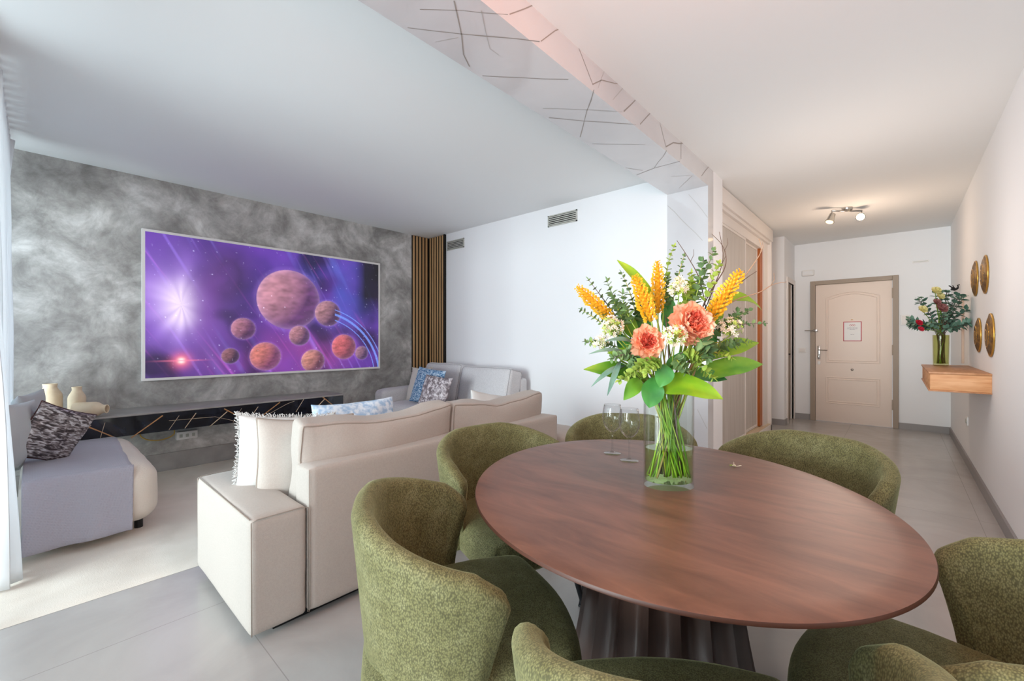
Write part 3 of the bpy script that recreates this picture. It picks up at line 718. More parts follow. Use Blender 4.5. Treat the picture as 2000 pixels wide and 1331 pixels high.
# screen
sy0, sy1, sz0, sz1 = .633, 2.99, .838, 2.20
t = root('projection_screen', 'large wall screen showing a purple and blue space scene in a thin white frame', 'screen')
bm = bmesh.new(); fx = XL+.035; fr = .022
for a, b, c_, d in ((sy0, sy1, sz0, sz0+fr), (sy0, sy1, sz1-fr, sz1), (sy0, sy0+fr, sz0+fr, sz1-fr), (sy1-fr, sy1, sz0+fr, sz1-fr)): bx(bm, XL, fx, a, b, c_, d)
done('frame', bm, M['white_plastic'], t)
NX, NY = 420, 244
def art(s, q):
    """s to the right, q downwards, both 0..1; an abstract purple cosmos with planets"""
    x, y = s*1.73, q
    def N_(f, o=0, a=1): return noise.noise(Vector((x*f+o, y*f*a-o, o*1.3)))
    n1 = .5+.5*N_(2.5, 1)+.25*N_(6, 4)+.12*N_(14, 9)
    base = Vector((.022, .012, .13)).lerp(Vector((.15, .045, .44)), max(0, min(1, n1*1.1-.05)))
    n2 = .5+.6*N_(2.1, 7)+.3*N_(7, 3)
    k = math.exp(-(((s-.74)/.17)**2+((q-.33)/.32)**2)); base = base.lerp(Vector((.02, .13, .62)), k*max(0, min(1, n2))*.95)
    k = math.exp(-(((s-.53)/.36)**2+((q-.86)/.22)**2)); base = base.lerp(Vector((.30, .045, .20)), k*.75*max(0, min(1, n2+.2)))
    # streaks
    for a, f, st, c_ in ((-1.9, 26, .8, Vector((.35, .25, .9))), (-1.5, 40, .55, Vector((.75, .12, .6))), (-2.2, 15, .4, Vector((.2, .35, 1.)))):
        w = (x + y/(-a)*-1) ; u_ = noise.noise(Vector(((x - y/-a)*f, (y + x*.3)*1.3, f)))
        if u_ > .32: base = base + c_*(u_-.32)*st
    # big dark drifting cloud bank and the light breaking out from behind it
    wx_ = x+.09*N_(3.3, 21); wy_ = y+.09*N_(3.1, 31)
    d = math.hypot((wx_-.17)/.8, (wy_-.50)); g_ = math.exp(-(d/.155)**2)
    an = math.atan2(wy_-.5, wx_-.17); ray_ = .85+.3*noise.noise(Vector((an*3, 1, 2)))+.25*N_(7, 2)
    base = base.lerp(Vector((.42, .22, .85)), min(1, .95*math.exp(-(d/.33)**2)*ray_))
    base = base.lerp(Vector((.90, .74, 1.0)), min(1, 1.25*g_*ray_))
    k = math.exp(-(((wx_-.47)/.20)**2+((wy_-.30)/.26)**2)); base = base*(1-.72*min(1, k*1.25)) + Vector((.055, .02, .10))*k*(.6+.8*abs(N_(9, 3)))
    k = math.exp(-(((wx_-.36)/.11)**2+((wy_-.52)/.30)**2)); base = base*(1-.55*min(1, k)) + Vector((.12, .03, .22))*k*.8
    k = max(0, N_(3.1, 12)+.35*N_(9, 5)-.08); base = base*(1-min(.7, k*1.6))
    k = max(0, min(1, (y-.72)/.28))*max(0, min(1, (.55-x)/.5)); base = base*(1-.55*k)
    # planets (cx, cy, r, light col, dark col)
    for px, py, r, lc, dc in PL:
        dx, dy = (x-px*1.73)/r, (y-py)/r; rr = dx*dx+dy*dy
        if rr < 1:
            z = math.sqrt(1-rr); l = max(0, -.74*dx-.42*dy+.50*z)
            tex = .8+.35*noise.noise(Vector((dx*2.5+px*9, dy*6+dx, py*7)))+.2*noise.noise(Vector((dx*7, dy*12, px*5)))
            c_ = dc.lerp(lc, min(1, l*1.05))*tex; rim = (1-z)**3
            base = base.lerp(c_+Vector((.5, .35, .7))*rim*.5, min(1, (1-rr)*25))
        elif rr < 1.3: base = base + Vector((.35, .2, .55))*(1.3-rr)*.6
    # bright star, arcs and stars
    d = math.hypot(x-.195, y-.885); base = base.lerp(Vector((1, .18, .25)), min(1, .9*math.exp(-(d/.05)**2))); base = base.lerp(Vector((1, .9, .85)), min(1, 1.3*math.exp(-(d/.018)**2)))
    if abs(y-.885) < .005: base = base.lerp(Vector((.9, .2, .35)), .6*math.exp(-(abs(x-.195)/.11)**2))
    for r_, w_ in ((.62, .010), (.66, .004), (.57, .004)):
        d = abs(math.hypot(x-1.12, y-1.10)-r_)
        if d < w_ and x > 1.3: base = base.lerp(Vector((.18, .32, .95)), .7)
    k = max(0, min(1, (s-.86)/.06))*max(0, min(1, (.62-q)/.3)); base = base*(1-.94*k)
    h = noise.noise(Vector((x*70, y*70, 2)))
    if h > .62: base = base + Vector((.6, .6, .8))*(h-.62)*3
    return base
A_, B_ = Vector((.62, .28, .36)), Vector((.13, .04, .16))
PL = [(.53, .40, .250, A_, B_), (.715, .50, .115, Vector((.5, .24, .28)), Vector((.08, .03, .10))), (.335, .65, .085, Vector((.5, .2, .28)), Vector((.1, .03, .12))),
      (.575, .70, .085, Vector((.5, .22, .26)), Vector((.1, .04, .12))), (.425, .87, .115, Vector((.72, .22, .18)), Vector((.2, .05, .14))),
      (.285, .86, .060, Vector((.32, .13, .16)), Vector((.05, .02, .07))), (.64, .92, .100, Vector((.66, .27, .22)), Vector((.16, .05, .1))),
      (.80, .80, .115, Vector((.75, .16, .18)), Vector((.2, .05, .09))), (.90, .86, .065, Vector((.38, .18, .26)), Vector((.08, .04, .12)))]
ya, yb, za, zb = sy0+fr, sy1-fr, sz0+fr, sz1-fr
vs, fs = [], []
for j in range(NY+1):
    for i in range(NX+1): vs.append((XL+.030, ya+(yb-ya)*i/NX, zb-(zb-za)*j/NY))
for j in range(NY):
    for i in range(NX):
        a = j*(NX+1)+i; fs.append((a, a+1, a+NX+2, a+NX+1))
n0 = len(vs); vs += [(XL+.005, y, z) for y, z in ((ya, zb), (yb, zb), (yb, za), (ya, za))]; fs.append((n0, n0+3, n0+2, n0+1))
me = bpy.data.meshes.new('picture'); me.from_pydata(vs, [], fs)
ca = me.color_attributes.new('picture', 'FLOAT_COLOR', 'POINT')
buf = []
for j in range(NY+1):
    for i in range(NX+1):
        c_ = art(i/NX, j/NY); buf += [max(0, c_.x), max(0, c_.y), max(0, c_.z), 1]
buf += [0, 0, 0, 1]*4
ca.data.foreach_set('color', buf)
N = NT('screen_picture'); N.b.inputs['Base Color'].default_value = (.02, .02, .02, 1); N.b.inputs['Roughness'].default_value = .6
at = N.n('ShaderNodeAttribute', attribute_name='picture'); N.l(at.outputs['Color'], N.b.inputs['Emission Color']); N.b.inputs['Emission Strength'].default_value = 1.0
link('picture', me, N.m, t, False)

# wooden slats in the corner
t = root('slat_panel', 'oak slat wall panel with black gaps wrapping the room corner beside the plaster wall', 'wall panel')
bm = bmesh.new(); sa = 3.50; sb = -4.665
bx(bm, XL, XL+.012, sa, YF, 0, ZC-.005); bx(bm, XL+.012, sb, YF-.012, YF, 0, ZC-.005); bx(bm, sb, sb+.02, YF-.035, YF, 0, ZC-.005)
done('backing', bm, M['slat_black'], t)
bm = bmesh.new(); n = 5
for k in range(n):
    y = sa+.010+k*(YF-sa-.03)/n; bx(bm, XL+.012, XL+.018, y, y+.030, 0, ZC-.005, .001)
done('slats', bm, M['slat_oak'], t)
bm = bmesh.new(); n = 6
for k in range(n):
    x = XL+.032+k*(sb-XL-.035)/n; bx(bm, x, x+.030, YF-.017, YF-.012, 0, ZC-.005, .001)
done('slats', bm, M['slat_oak'], t)

# ================================================================== RUG
bm = bmesh.new(); nx, ny = 70, 100; rx0, rx1, ry0, ry1 = XL+.03, -2.765, -.48, 2.62
G = [[None]*(ny+1) for _ in range(nx+1)]
for i in range(nx+1):
    for j in range(ny+1):
        x = rx0+(rx1-rx0)*i/nx; y = ry0+(ry1-ry0)*j/ny
        z = .010+.0035*noise.noise(Vector((x*2.5, y*5, 3)))+.002*noise.noise(Vector((x*9, y*6, 8)))
        if i in (0, nx) or j in (0, ny): z = .001
        G[i][j] = bm.verts.new((x, y, z))
for i in range(nx):
    for j in range(ny): bm.faces.new((G[i][j], G[i+1][j], G[i+1][j+1], G[i][j+1]))
tag(done('area_rug', bm, M['rug'], smooth=True), 'large thin cream rug covering the floor before the floating console', 'rug')

# ================================================================== BEIGE SOFA
sf = root('beige_sofa', 'beige fabric two-seat sofa seen from behind, its back toward the dining table', 'sofa', (-2.3, 1.55, 0))
def P(o): # keep world coordinates under a moved root
    o.location = Vector(o.location) - Vector(o.parent.location) if o.parent else o.location; return o
def sb_(name, x0, x1, y0, y1, z0, z1, r, m, parent, puff=(0, 0, 0), wob=0, seed=0, n=14, rot=None, seams=()):
    o = soft_box(name, x1-x0, y1-y0, z1-z0, r, m, parent, (0, 0, 0), n, puff, wob, seed, rot, None, seams)
    o.location = ((x0+x1)/2, (y0+y1)/2, (z0+z1)/2); return P(o)
sb_('armrest', -2.68, -1.862, .555, .772, .04, .50, .022, M['sofa_beige'], sf, (.0, .004, .012), .002, 1, 18)
sb_('armrest', -2.68, -1.862, 2.36, 2.565, .04, .50, .022, M['sofa_beige'], sf, (.0, .004, .012), .002, 2, 10)
sb_('backrest', -2.00, -1.858, .775, 2.567, .045, .655, .016, M['sofa_beige'], sf, (.002, 0, .004), .001, 3, 20)
sb_('seat_base', -2.66, -1.99, .77, 2.37, .06, .27, .015, M['sofa_beige'], sf)
sb_('seat_cushion', -2.70, -2.00, .775, 1.57, .265, .43, .04, M['sofa_beige'], sf, (0, 0, .02), .004, 4)
sb_('seat_cushion', -2.70, -2.00, 1.575, 2.36, .265, .43, .04, M['sofa_beige'], sf, (0, 0, .02), .004, 5)
P(box('plinth', -2.60, -1.93, .66, 2.50, 0, .05, M['black'], sf))  # inset black block stands in for the shaded gap under the sofa
bm = bmesh.new()
for xx in (-2.676, -1.8605):
    tube(bm, [(xx, .560, .05), (xx, .558, .492), (xx, .58, .4995), (xx, .75, .4995), (xx, .7735, .492), (xx, .7735, .05)], .0022, 6)
tube(bm, [(-1.8565, .778, .05), (-1.8565, .777, .65)], .0015, 6); tube(bm, [(-2.66, .5585, .4985), (-1.88, .5585, .4985)], .0022, 6)
P(done('piping', bm, M['sofa_piping'], sf, True))
def backcush(y0, y1, seed, z1=.83, lean=8, x=-2.045):
    h = z1-.40; w = y1-y0; d = .20
    rot = Matrix.Rotation(R(lean), 3, 'Y')
    def tp(p, u):
        # plump in the middle, slimmer to the rim; sagging top
        k = (1-u.y**2); p.x *= (.62+.38*k*(1-u.z**4*.7)); p.z += (-.020*(1-u.y**2) + .014*u.y**4 + .008*math.sin(u.y*5+seed))*max(0, u.z)
        return p
    o = soft_box('back_cushion', d, w, h, .035, M['sofa_beige'], sf, (0, 0, 0), 18, (.03, .0, .0), .013, seed, rot, tp, ((0, 1), (0, -1)))
    o.location = (x, (y0+y1)/2, .40+h/2); P(o)
backcush(.79, 1.655, 11); backcush(1.66, 2.52, 17, .82)
# pillows on the sofa
def pillow(name, label, loc, rot, w, h, t, m, seed=0, piping=None, fringe=False, wob=.008, group=None, pinch=.07, cat='cushion', mats=None):
    bm, rim = pillow_mesh(w, h, t, 22, seed, wob, pinch)
    o = done(name, bm, m, None, True)
    o.location = loc; o.rotation_euler = rot; tag(o, label, cat, group)
    if piping: b2 = bmesh.new(); ring_tube(b2, rim, .0045); done('piping', b2, piping, o, True)
    if fringe:
        random.seed(seed); b2 = bmesh.new(); L = len(rim)
        for k in range(L):
            a, b = rim[k], rim[(k+1) % L]
            for q in range(8):
                p = a.lerp(b, q/8); dr = p.normalized()
                tube(b2, [p*.985, p+dr*random.uniform(.006, .012)+Vector([random.uniform(-.006, .006) for _ in range(3)]), p+dr*random.uniform(.010, .020)+Vector([random.uniform(-.009, .009) for _ in range(3)])], [.0022, .0018, .001], 4)
        done('fringe', b2, m, o, True)
    return o
p = pillow('fringed_cushion', 'white fringed cushion standing at the near end of the beige sofa', (-2.285, .835, .615), (R(-7), R(3), R(66)), .42, .42, .14, M['white_cloth'], 3, None, True)
pillow('sofa_cushion', 'plain pale beige cushion between the white fringed cushion and the sofa back cushions', (-2.185, .90, .600), (R(-10), R(2), R(72)), .44, .44, .14, M['sofa_beige'], 5, M['sofa_piping'])
pillow('blue_cushion', 'pale blue and white cushion showing only its top beyond the beige sofa back', (-2.42, 1.30, .62), (R(-14), 0, R(84)), .50, .44, .15, M['pale_blue'], 6)
pillow('white_cushion', 'plain white cushion peeking over the far end of the beige sofa back', (-2.30, 2.33, .60), (R(-16), R(12), R(76)), .40, .40, .14, M['white_cloth'], 7)
# pouf beyond the sofa
t = root('pouf', 'small beige pouf on the floor beyond the far end of the beige sofa', 'pouf', (-2.2, 3.0, 0))
soft_box('upholstery', .42, .42, .43, .06, M['sofa_beige'], t, (0, 0, .225), 12, (.01, .01, .015))
bm = bmesh.new(); lathe(bm, [(0, 0), (.15, 0), (.15, .02), (0, .02)], 16); done('foot', bm, M['black'], t)

# ================================================================== GREY CORNER SOFA
gx0, gx1, gy0, gy1 = -4.78, -3.12, 2.78, 3.72
gs = root('grey_sofa', 'grey two-seat sofa standing in the corner by the oak slats', 'sofa', (-3.9, 3.3, 0))
sb_('seat_base', gx0+.18, gx1-.02, gy0+.06, gy1-.1, .08, .30, .02, M['sofa_grey'], gs)
sb_('armrest', gx0-.02, gx0+.20, gy0, gy1-.05, .06, .60, .06, M['sofa_grey'], gs, (.01, 0, .02), .003, 1)
sb_('armrest', gx1-.16, gx1+.02, gy0, gy1-.05, .06, .56, .05, M['sofa_grey'], gs, (.01, 0, .02), .003, 2)
gm = (gx0+gx1)/2+.02
sb_('seat_cushion', gx0+.2, gm, gy0, gy1-.25, .29, .46, .045, M['sofa_grey'], gs, (0, .01, .02), .004, 3)
sb_('seat_cushion', gm+.004, gx1-.16, gy0, gy1-.25, .29, .46, .045, M['sofa_grey'], gs, (0, .01, .02), .004, 4)
rot = Matrix.Rotation(R(-13), 3, 'X')
sb_('back_cushion', gx0+.14, gm+.0, gy1-.33, gy1-.10, .42, .90, .055, M['sofa_grey'], gs, (0, .02, .01), .005, 5, 14, rot, ((1, -1),))
sb_('back_cushion', gm+.004, gx1+.0, gy1-.33, gy1-.10, .42, .885, .055, M['sofa_grey'], gs, (0, .02, .01), .005, 6, 14, rot, ((1, -1), (0, 1)))
sb_('backrest', gx0, gx1, gy1-.12, gy1+.02, .06, .78, .04, M['sofa_grey'], gs, (0, 0, .01))
for x in (gx0+.1, gx1-.1):
    for y in (gy0+.08, gy1-.1): bm = bmesh.new(); tube(bm, [(x, y, 0), (x, y, .09)], .02, 8); P(done('foot', bm, M['black'], gs))
pillow('cream_cushion', 'cream textured cushion, leftmost on the grey corner sofa', (-4.36, 3.14, .665), (R(-17), R(-4), R(-2)), .40, .40, .12, M['cream_cushion'], 8, None, True)
pillow('blue_cushion', 'blue and white patterned cushion in the middle on the grey corner sofa', (-4.03, 3.02, .675), (R(-18), R(4), R(4)), .46, .42, .13, M['blue_cushion'], 9)
pillow('taupe_cushion', 'mottled taupe and silver cushion in front of the blue one on the grey corner sofa', (-3.74, 2.90, .64), (R(-20), R(3), R(8)), .40, .36, .12, M['taupe_cushion'], 10)

# ================================================================== CREAM BENCH SEAT WITH THROW
ch = root('cream_daybed', 'low cream boucle daybed with rounded end beside the white curtain', 'daybed', (-4.0, .25, 0))
sb_('seat', -4.66, -3.455, -.06, .525, .075, .43, .10, M['cream_boucle'], ch, (.01, .01, .01), .003, 1, 20)
for x in (-4.5, -3.6):
    for y in (.03, .44): bm = bmesh.new(); tube(bm, [(x, y, 0), (x, y, .10)], .022, 10); P(done('foot', bm, M['black'], ch))
# throw draped over top and front
bm = bmesh.new(); nu, nv = 60, 60; G = {}
def throwpt(a, b):
    # a along the depth: 0 far edge on top .. 1 hem at the front;  b along y
    y = -.05 + (.465-.045*a + .02)*b
    L = 1.10+.40; s = a*L
    top = 1.10; r = .06; x0 = -4.575; xf = -3.452
    if s < top: x = x0+s; z = .447
    elif s < top+.10: k = (s-top)/.10*math.pi/2; x = x0+top+math.sin(k)*.03; z = .447-(1-math.cos(k))*.05
    else: z = .397-(s-top-.10)*1.10; x = x0+top+.03+.035*((s-top-.10)/.3)
    if b > .93 and s < top+.02: z -= ((b-.93)/.07)**2*.020
    fold = noise.noise(Vector((b*5, a*2, 0)))*.008*(1 if a > .72 else .3)
    x += fold + (.012*math.sin(b*11+1)*max(0, a-.75)*4); z += noise.noise(Vector((a*9, b*7, 4)))*.003
    return Vector((x, y, max(z, .03)))
for s_ in (0, 1):
    for i in range(nu+1):
        for j in range(nv+1):
            p = throwpt(i/nu, j/nv); G[s_, i, j] = p
GV = {k: bm.verts.new(v - (Vector((.006, 0, .006)) if k[0] else Vector())) for k, v in G.items()}
for i in range(nu):
    for j in range(nv):
        bm.faces.new((GV[0, i, j], GV[0, i+1, j], GV[0, i+1, j+1], GV[0, i, j+1])); bm.faces.new((GV[1, i, j], GV[1, i, j+1], GV[1, i+1, j+1], GV[1, i+1, j]))
for i in range(nu):
    for j in (0, nv): bm.faces.new((GV[0, i, j], GV[0, i+1, j], GV[1, i+1, j], GV[1, i, j]))
for j in range(nv):
    for i in (0, nu): bm.faces.new((GV[0, i, j], GV[0, i, j+1], GV[1, i, j+1], GV[1, i, j]))
tag(done('throw_blanket', bm, M['throw'], smooth=True), 'grey quilted throw draped over the cream daybed down to the rug', 'throw')
pillow('silver_cushion', 'shiny silver and brown patterned cushion leaning on the cream daybed', (-3.95, .075, .615), (R(14), R(24), R(128)), .35, .34, .12, M['silver_cushion'], 12, M['maroon'])
pillow('grey_cushion', 'large plain pale grey cushion on the cream daybed next to the curtain', (-3.86, -.105, .625), (R(8), R(4), R(160)), .40, .44, .15, M['pale_grey_cloth'], 13, None)
pillow('grey_cushion', 'plain pale grey cushion behind the silver patterned cushion on the daybed', (-4.35, -.06, .64), (R(12), R(0), R(165)), .44, .44, .14, M['pale_grey_cloth'], 14, None)

# ceramic vases on the console
def cvase(name, label, cx_, cy_, z0, r, h, neck, tilt=None):
    bm = bmesh.new()
    lathe(bm, [(0, 0), (r*.92, 0), (r, .012), (r, h*.62), (r*.94, h*.70), (neck, h*.86), (neck*.92, h*.90), (neck, h), (neck*.8, h), (neck*.75, h*.88), (r*.8, h*.65), (r*.8, .02), (0, .02)], 32)
    o = done(name, bm, M['ceramic'], None, auto=50); o.location = (cx_, cy_, z0)
    if tilt: o.rotation_euler = tilt
    return tag(o, label, 'vase')
cvase('ceramic_vase', 'taller matt cream ceramic vase on the near end of the floating console', -4.86, .075, .606, .070, .26, .042)
cvase('ceramic_vase', 'shorter matt cream ceramic vase nearest the screen on the floating console', -4.74, .215, .606, .052, .235, .030)
o = cvase('ceramic_vase', 'cream ceramic vase lying on its side between the two upright ones', -4.68, .20, .668, .058, .20, .034, (R(90), 0, R(150)))

# ================================================================== CURTAIN
bm = bmesh.new(); nu, nv = 150, 40; G = {}
x0c, x1c = -4.62, -3.13
for s_ in (0, 1):
    for i in range(nu+1):
        for j in range(nv+1):
            a = i/nu; z = .02 + (2.60-.02)*j/nv; h = z/2.6
            x = x0c+(x1c-x0c)*a
            amp = .035+.02*(1-h)
            y = -.150 + amp*math.sin(a*2*math.pi*13 + .6*math.sin(h*3)) + .075*(1-h)*max(0, (a-.75)/.25) + .008*noise.noise(Vector((x*4, z*2, 0)))
            if a > .85: y -= .06*h
            if a < .06: y += .05*max(0, h-.9)*10*.6*(1-a/.06)
            G[s_, i, j] = bm.verts.new((x, y-(.003 if s_ else 0), z))
for i in range(nu):
    for j in range(nv):
        bm.faces.new((G[0, i, j], G[0, i+1, j], G[0, i+1, j+1], G[0, i, j+1])); bm.faces.new((G[1, i, j], G[1, i, j+1], G[1, i+1, j+1], G[1, i+1, j]))
for j in range(nv):
    for i in (0, nu): bm.faces.new((G[0, i, j], G[0, i, j+1], G[1, i, j+1], G[1, i, j]))
for i in range(nu):
    for j in (0, nv): bm.faces.new((G[0, i, j], G[0, i+1, j], G[1, i+1, j], G[1, i, j]))
N = NT('sheer_white'); N.b.inputs['Base Color'].default_value = col('#e6e8ea'); N.b.inputs['Roughness'].default_value = .9
tr = N.n('ShaderNodeBsdfTranslucent'); tr.inputs['Color'].default_value = col('#eef0f2'); mx = N.n('ShaderNodeMixShader'); mx.inputs[0].default_value = .35
N.l(N.b.outputs[0], mx.inputs[1]); N.l(tr.outputs[0], mx.inputs[2]); N.l(mx.outputs[0], N.t.nodes['Material Output'].inputs['Surface'])
tag(done('curtain', bm, N.m, smooth=True), 'long white pleated curtain hanging beside the cream daybed', 'curtain')
bm = bmesh.new(); bx(bm, -4.75, -3.0, -.20, -.15, 2.61, 2.665); tag(done('curtain_rail', bm, M['white_plastic']), 'white ceiling rail carrying the white curtain', 'curtain rail')

# ================================================================== DINING TABLE
TC = Vector((-.545, 1.286, 0)); TA, TB, TR = .570, .642, .803
t = root('dining_table', 'oval brown wood dining table on a fluted pedestal', 'table', TC)
def oval(bm, prof, n=128):
    lathe(bm, prof, n); ws = [v for v in bm.verts]
    return bm
bm = bmesh.new()
prof = [(0, .750), (.5, .750), (.9, .750), (.985, .750), (.992, .7485), (.995, .744), (.995, .741), (.985, .738), (.96, .7335), (.9, .730), (0, .730)]
n = 160; rings = []
for r, z in prof:
    if r == 0: rings.append([bm.verts.new((0, 0, z))]); continue
    rings.append([bm.verts.new((r*TA*math.cos(2*math.pi*i/n), r*TB*math.sin(2*math.pi*i/n), z)) for i in range(n)])
for k, (a, b) in enumerate(zip(rings, rings[1:])):
    for i in range(n):
        j = (i+1) % n
        f = bm.faces.new((a[0], b[i], b[j])) if len(a) == 1 else (bm.faces.new((a[i], b[0], a[j])) if len(b) == 1 else bm.faces.new((a[i], b[i], b[j], a[j])))
        f.material_index = 0 if k < 4 else 1
bmesh.ops.rotate(bm, verts=bm.verts, matrix=Matrix.Rotation(TR, 3, 'Z'))
done('tabletop', bm, [M['table_top'], M['table_edge']], t, auto=25)
bm = bmesh.new(); nf = 18; m = 14; rings = []
for k in range(13):
    h = k/12; z = .012 + h*.716; rad = .318-.108*math.sin(h*math.pi/2)**.9
    ring = []
    for i in range(nf*m):
        q = (i % m)/m; dep = .034*(math.sin(math.pi*q))**.75
        a = 2*math.pi*i/(nf*m)+.1; ring.append(bm.verts.new(((rad-dep)*math.cos(a), (rad-dep)*math.sin(a), z)))
    rings.append(ring)
for a, b in zip(rings, rings[1:]):
    for i in range(len(a)): j = (i+1) % len(a); bm.faces.new((a[i], a[j], b[j], b[i]))
bm.faces.new(rings[0][::-1]); bm.faces.new(rings[-1])
done('pedestal', bm, M['table_base'], t, auto=35)
bm = bmesh.new(); lathe(bm, [(0, 0), (.335, 0), (.335, .010), (.33, .012), (0, .012)], 64); done('foot_plate', bm, M['dark_metal'], t)

# ================================================================== CHAIRS
def make_chair():
    c = root('dining_chair', 'x', 'chair')
    NS, a_, b_ = 72, .292, .240
    def plan(s, t):  # s -1..1 around, t 0 bottom..1 top ; mid surface
        L = abs(s); sg = 1 if s >= 0 else -1
        ph = min(1, L/.70)*math.pi/2; ext = max(0, (L-.70)/.30)
        x = a_*math.sin(ph)**.86; y = -b_*math.cos(ph)**.92 if ph < math.pi/2 else 0
        y += ext*(-.035+.105*t**.8); x -= ext**1.6*.020
        k = .84+.16*t**.8
        lean = -.012*(1-t)
        y = y*(.86+.14*t)+(.012 if False else 0)
        return Vector((sg*x*k, y, 0))
    def top(s):
        L = abs(s); e = max(0, min(1, (L-.16)/.84)); e = e**1.25
        return .800-.135*e-.030*max(0, (L-.93)/.07)**2
    bot = .375
    bm = bmesh.new(); rings = []
    K = 9
    for i in range(NS+1):
        s = -1+2*i/NS; L = abs(s)
        th = .052*(1 if L < .93 else math.sqrt(max(0.0, 1-((L-.93)/.07)**2)))
        th = max(th, .004)
        ts = [k/K for k in range(K+1)]
        H = top(s)-th*.5; ring = []
        def pt(t):
            # the front edge leans back toward the bottom
            q = plan(s, t); z = bot+(H-bot)*t; q.z = z; return q
        def nrm(t):
            e = .01; s1, s2 = max(-1, s-e), min(1, s+e)
            d = plan(s2, t)-plan(s1, t); n_ = Vector((d.y, -d.x, 0)); return n_.normalized()
        for t_ in ts: ring.append(pt(t_)+nrm(t_)*th*.5*(.8+.2*t_))
        ptop = pt(1); nn = nrm(1)
        for q in range(1, 6):
            an = math.pi*q/6; ring.append(ptop+nn*math.cos(an)*th*.5+Vector((0, 0, math.sin(an)*th*.5)))
        for t_ in reversed(ts): ring.append(pt(t_)-nrm(t_)*th*.5*(.8+.2*t_)*(1+.25*math.sin(math.pi*t_)))
        rings.append([bm.verts.new(v) for v in ring])
    for a, b in zip(rings, rings[1:]):
        for k in range(len(a)): j = (k+1) % len(a); bm.faces.new((a[k], a[j], b[j], b[k]))
    for rg in (rings[0], rings[-1]): bm.faces.new(rg)
    done('backrest', bm, M['chair_velvet'], c, auto=60)
    # seam piping down the rear edges
    def tp(p, u):
        # seat narrows to the back and rounds at the front
        f = .5+.5*u.y
        p.x *= (.80+.20*min(1, f*1.7)) - .05*max(0, f-.85)/.15
        if u.y > .4: p.y -= .05*(u.x**2)*(u.y-.4)/.6
        return p
    st = soft_box('seat', .545, .53, .13, .045, M['chair_velvet'], c, (0, .035, .415), 16, (0, .008, .012), .002, 3, None, tp)
    box('seat_frame', -.19, .19, -.19, .19, .335, .36, M['dark_metal'], c, .004)
    for sx in (-1, 1):
        for sy in (-1, 1):
            bm = bmesh.new(); tube(bm, [(sx*.17, sy*.17, .34), (sx*.235, sy*.235, .008)], [.016, .010], 12); tube(bm, [(sx*.235, sy*.235, .008), (sx*.2365, sy*.2365, 0)], .011, 10)
            done('leg', bm, M['dark_metal'], c, True)
    return c
def copy_tree(o, parent=None):
    c = o.copy(); C.objects.link(c); c.parent = parent
    for ch_ in [x for x in C.objects if x.parent == o]: copy_tree(ch_, c)
    return c
proto = make_chair()
CH = [ # x, y, facing (degrees, direction the sitter looks), label
    (-.883, .76, 57, 'sage green velvet tub chair with its back nearest the arm of the beige sofa'),
    (-1.245, 1.37, -8, 'sage green velvet tub chair standing close behind the middle of the beige sofa back'),
    (-.99, 1.97, -58, 'sage green velvet tub chair behind the two wine glasses across the table'),
    (-.31, 2.02, -107, 'sage green velvet tub chair on the hallway side of the table'),
    (.115, 1.235, 176, 'sage green velvet tub chair between the table and the right-hand white wall'),
    (-.235, .735, 127, 'sage green velvet tub chair nearest the viewer with only its arm tips and seat showing')]
kids = [x for x in C.objects if x.parent == proto]
for i, (x, y, a, lab) in enumerate(CH):
    if i == 0: o = proto
    else:
        o = proto.copy(); C.objects.link(o)
        for k in kids:
            q = k.copy(); C.objects.link(q); q.parent = o
    o.location = (x, y, 0); o.rotation_euler = (0, 0, R(a-90)); tag(o, lab, 'chair', 'tub chairs around the dining table')

# ================================================================== TABLETOP GLASSES
def wineglass(u, v, label, rot=0):
    p = at_z(u, v, .7505)
    t = root('wine_glass', label, 'wine glass', p, rot, 'empty wine glasses on the dining table')
    bm = bmesh.new()
    outer = [(0, .0), (.033, .0), (.034, .001), (.033, .0022), (.012, .0050), (.0055, .010), (.0040, .020), (.0036, .050), (.0040, .075), (.007, .084), (.018, .092), (.030, .106), (.0375, .125), (.0395, .142), (.0385, .160), (.0345, .182), (.0325, .195)]
    inner = [(.0318, .195), (.0337, .182), (.0376, .160), (.0386, .142), (.0366, .126), (.029, .1075), (.017, .0935), (.006, .0875), (0, .087)]
    lathe(bm, outer+inner, 40)
    done('bowl_and_stem', bm, M['thin_glass'], t, True); return t
wineglass(1196, 886, 'clear stemmed wine glass further from the flower vase')
wineglass(1229, 900, 'clear stemmed wine glass closer to the flower vase')
VC = at_z(1306, 948, .7505); VD = VC.dot(FW)
vz = .75
va = root('flower_vase', 'tall clear oval glass vase half full of water in the middle of the table', 'vase', (VC.x, VC.y, .7502), YAW)
bm = bmesh.new(); lathe(bm, [(0, 0), (.99, 0), (1, .003), (1, .285), (.985, .2865), (.955, .285), (.955, .024), (.93, .018), (0, .016)], 72)
for v in bm.verts: v.co.x *= .076; v.co.y *= .056
done('glass_body', bm, M['glass'], va, auto=50)
bm = bmesh.new(); lathe(bm, [(0, .0165), (.94, .0175), (.953, .024), (.953, .118), (.94, .1165), (0, .1165)], 72)
for v in bm.verts: v.co.x *= .0759; v.co.y *= .0559
done('water', bm, M['water'], va, auto=50)

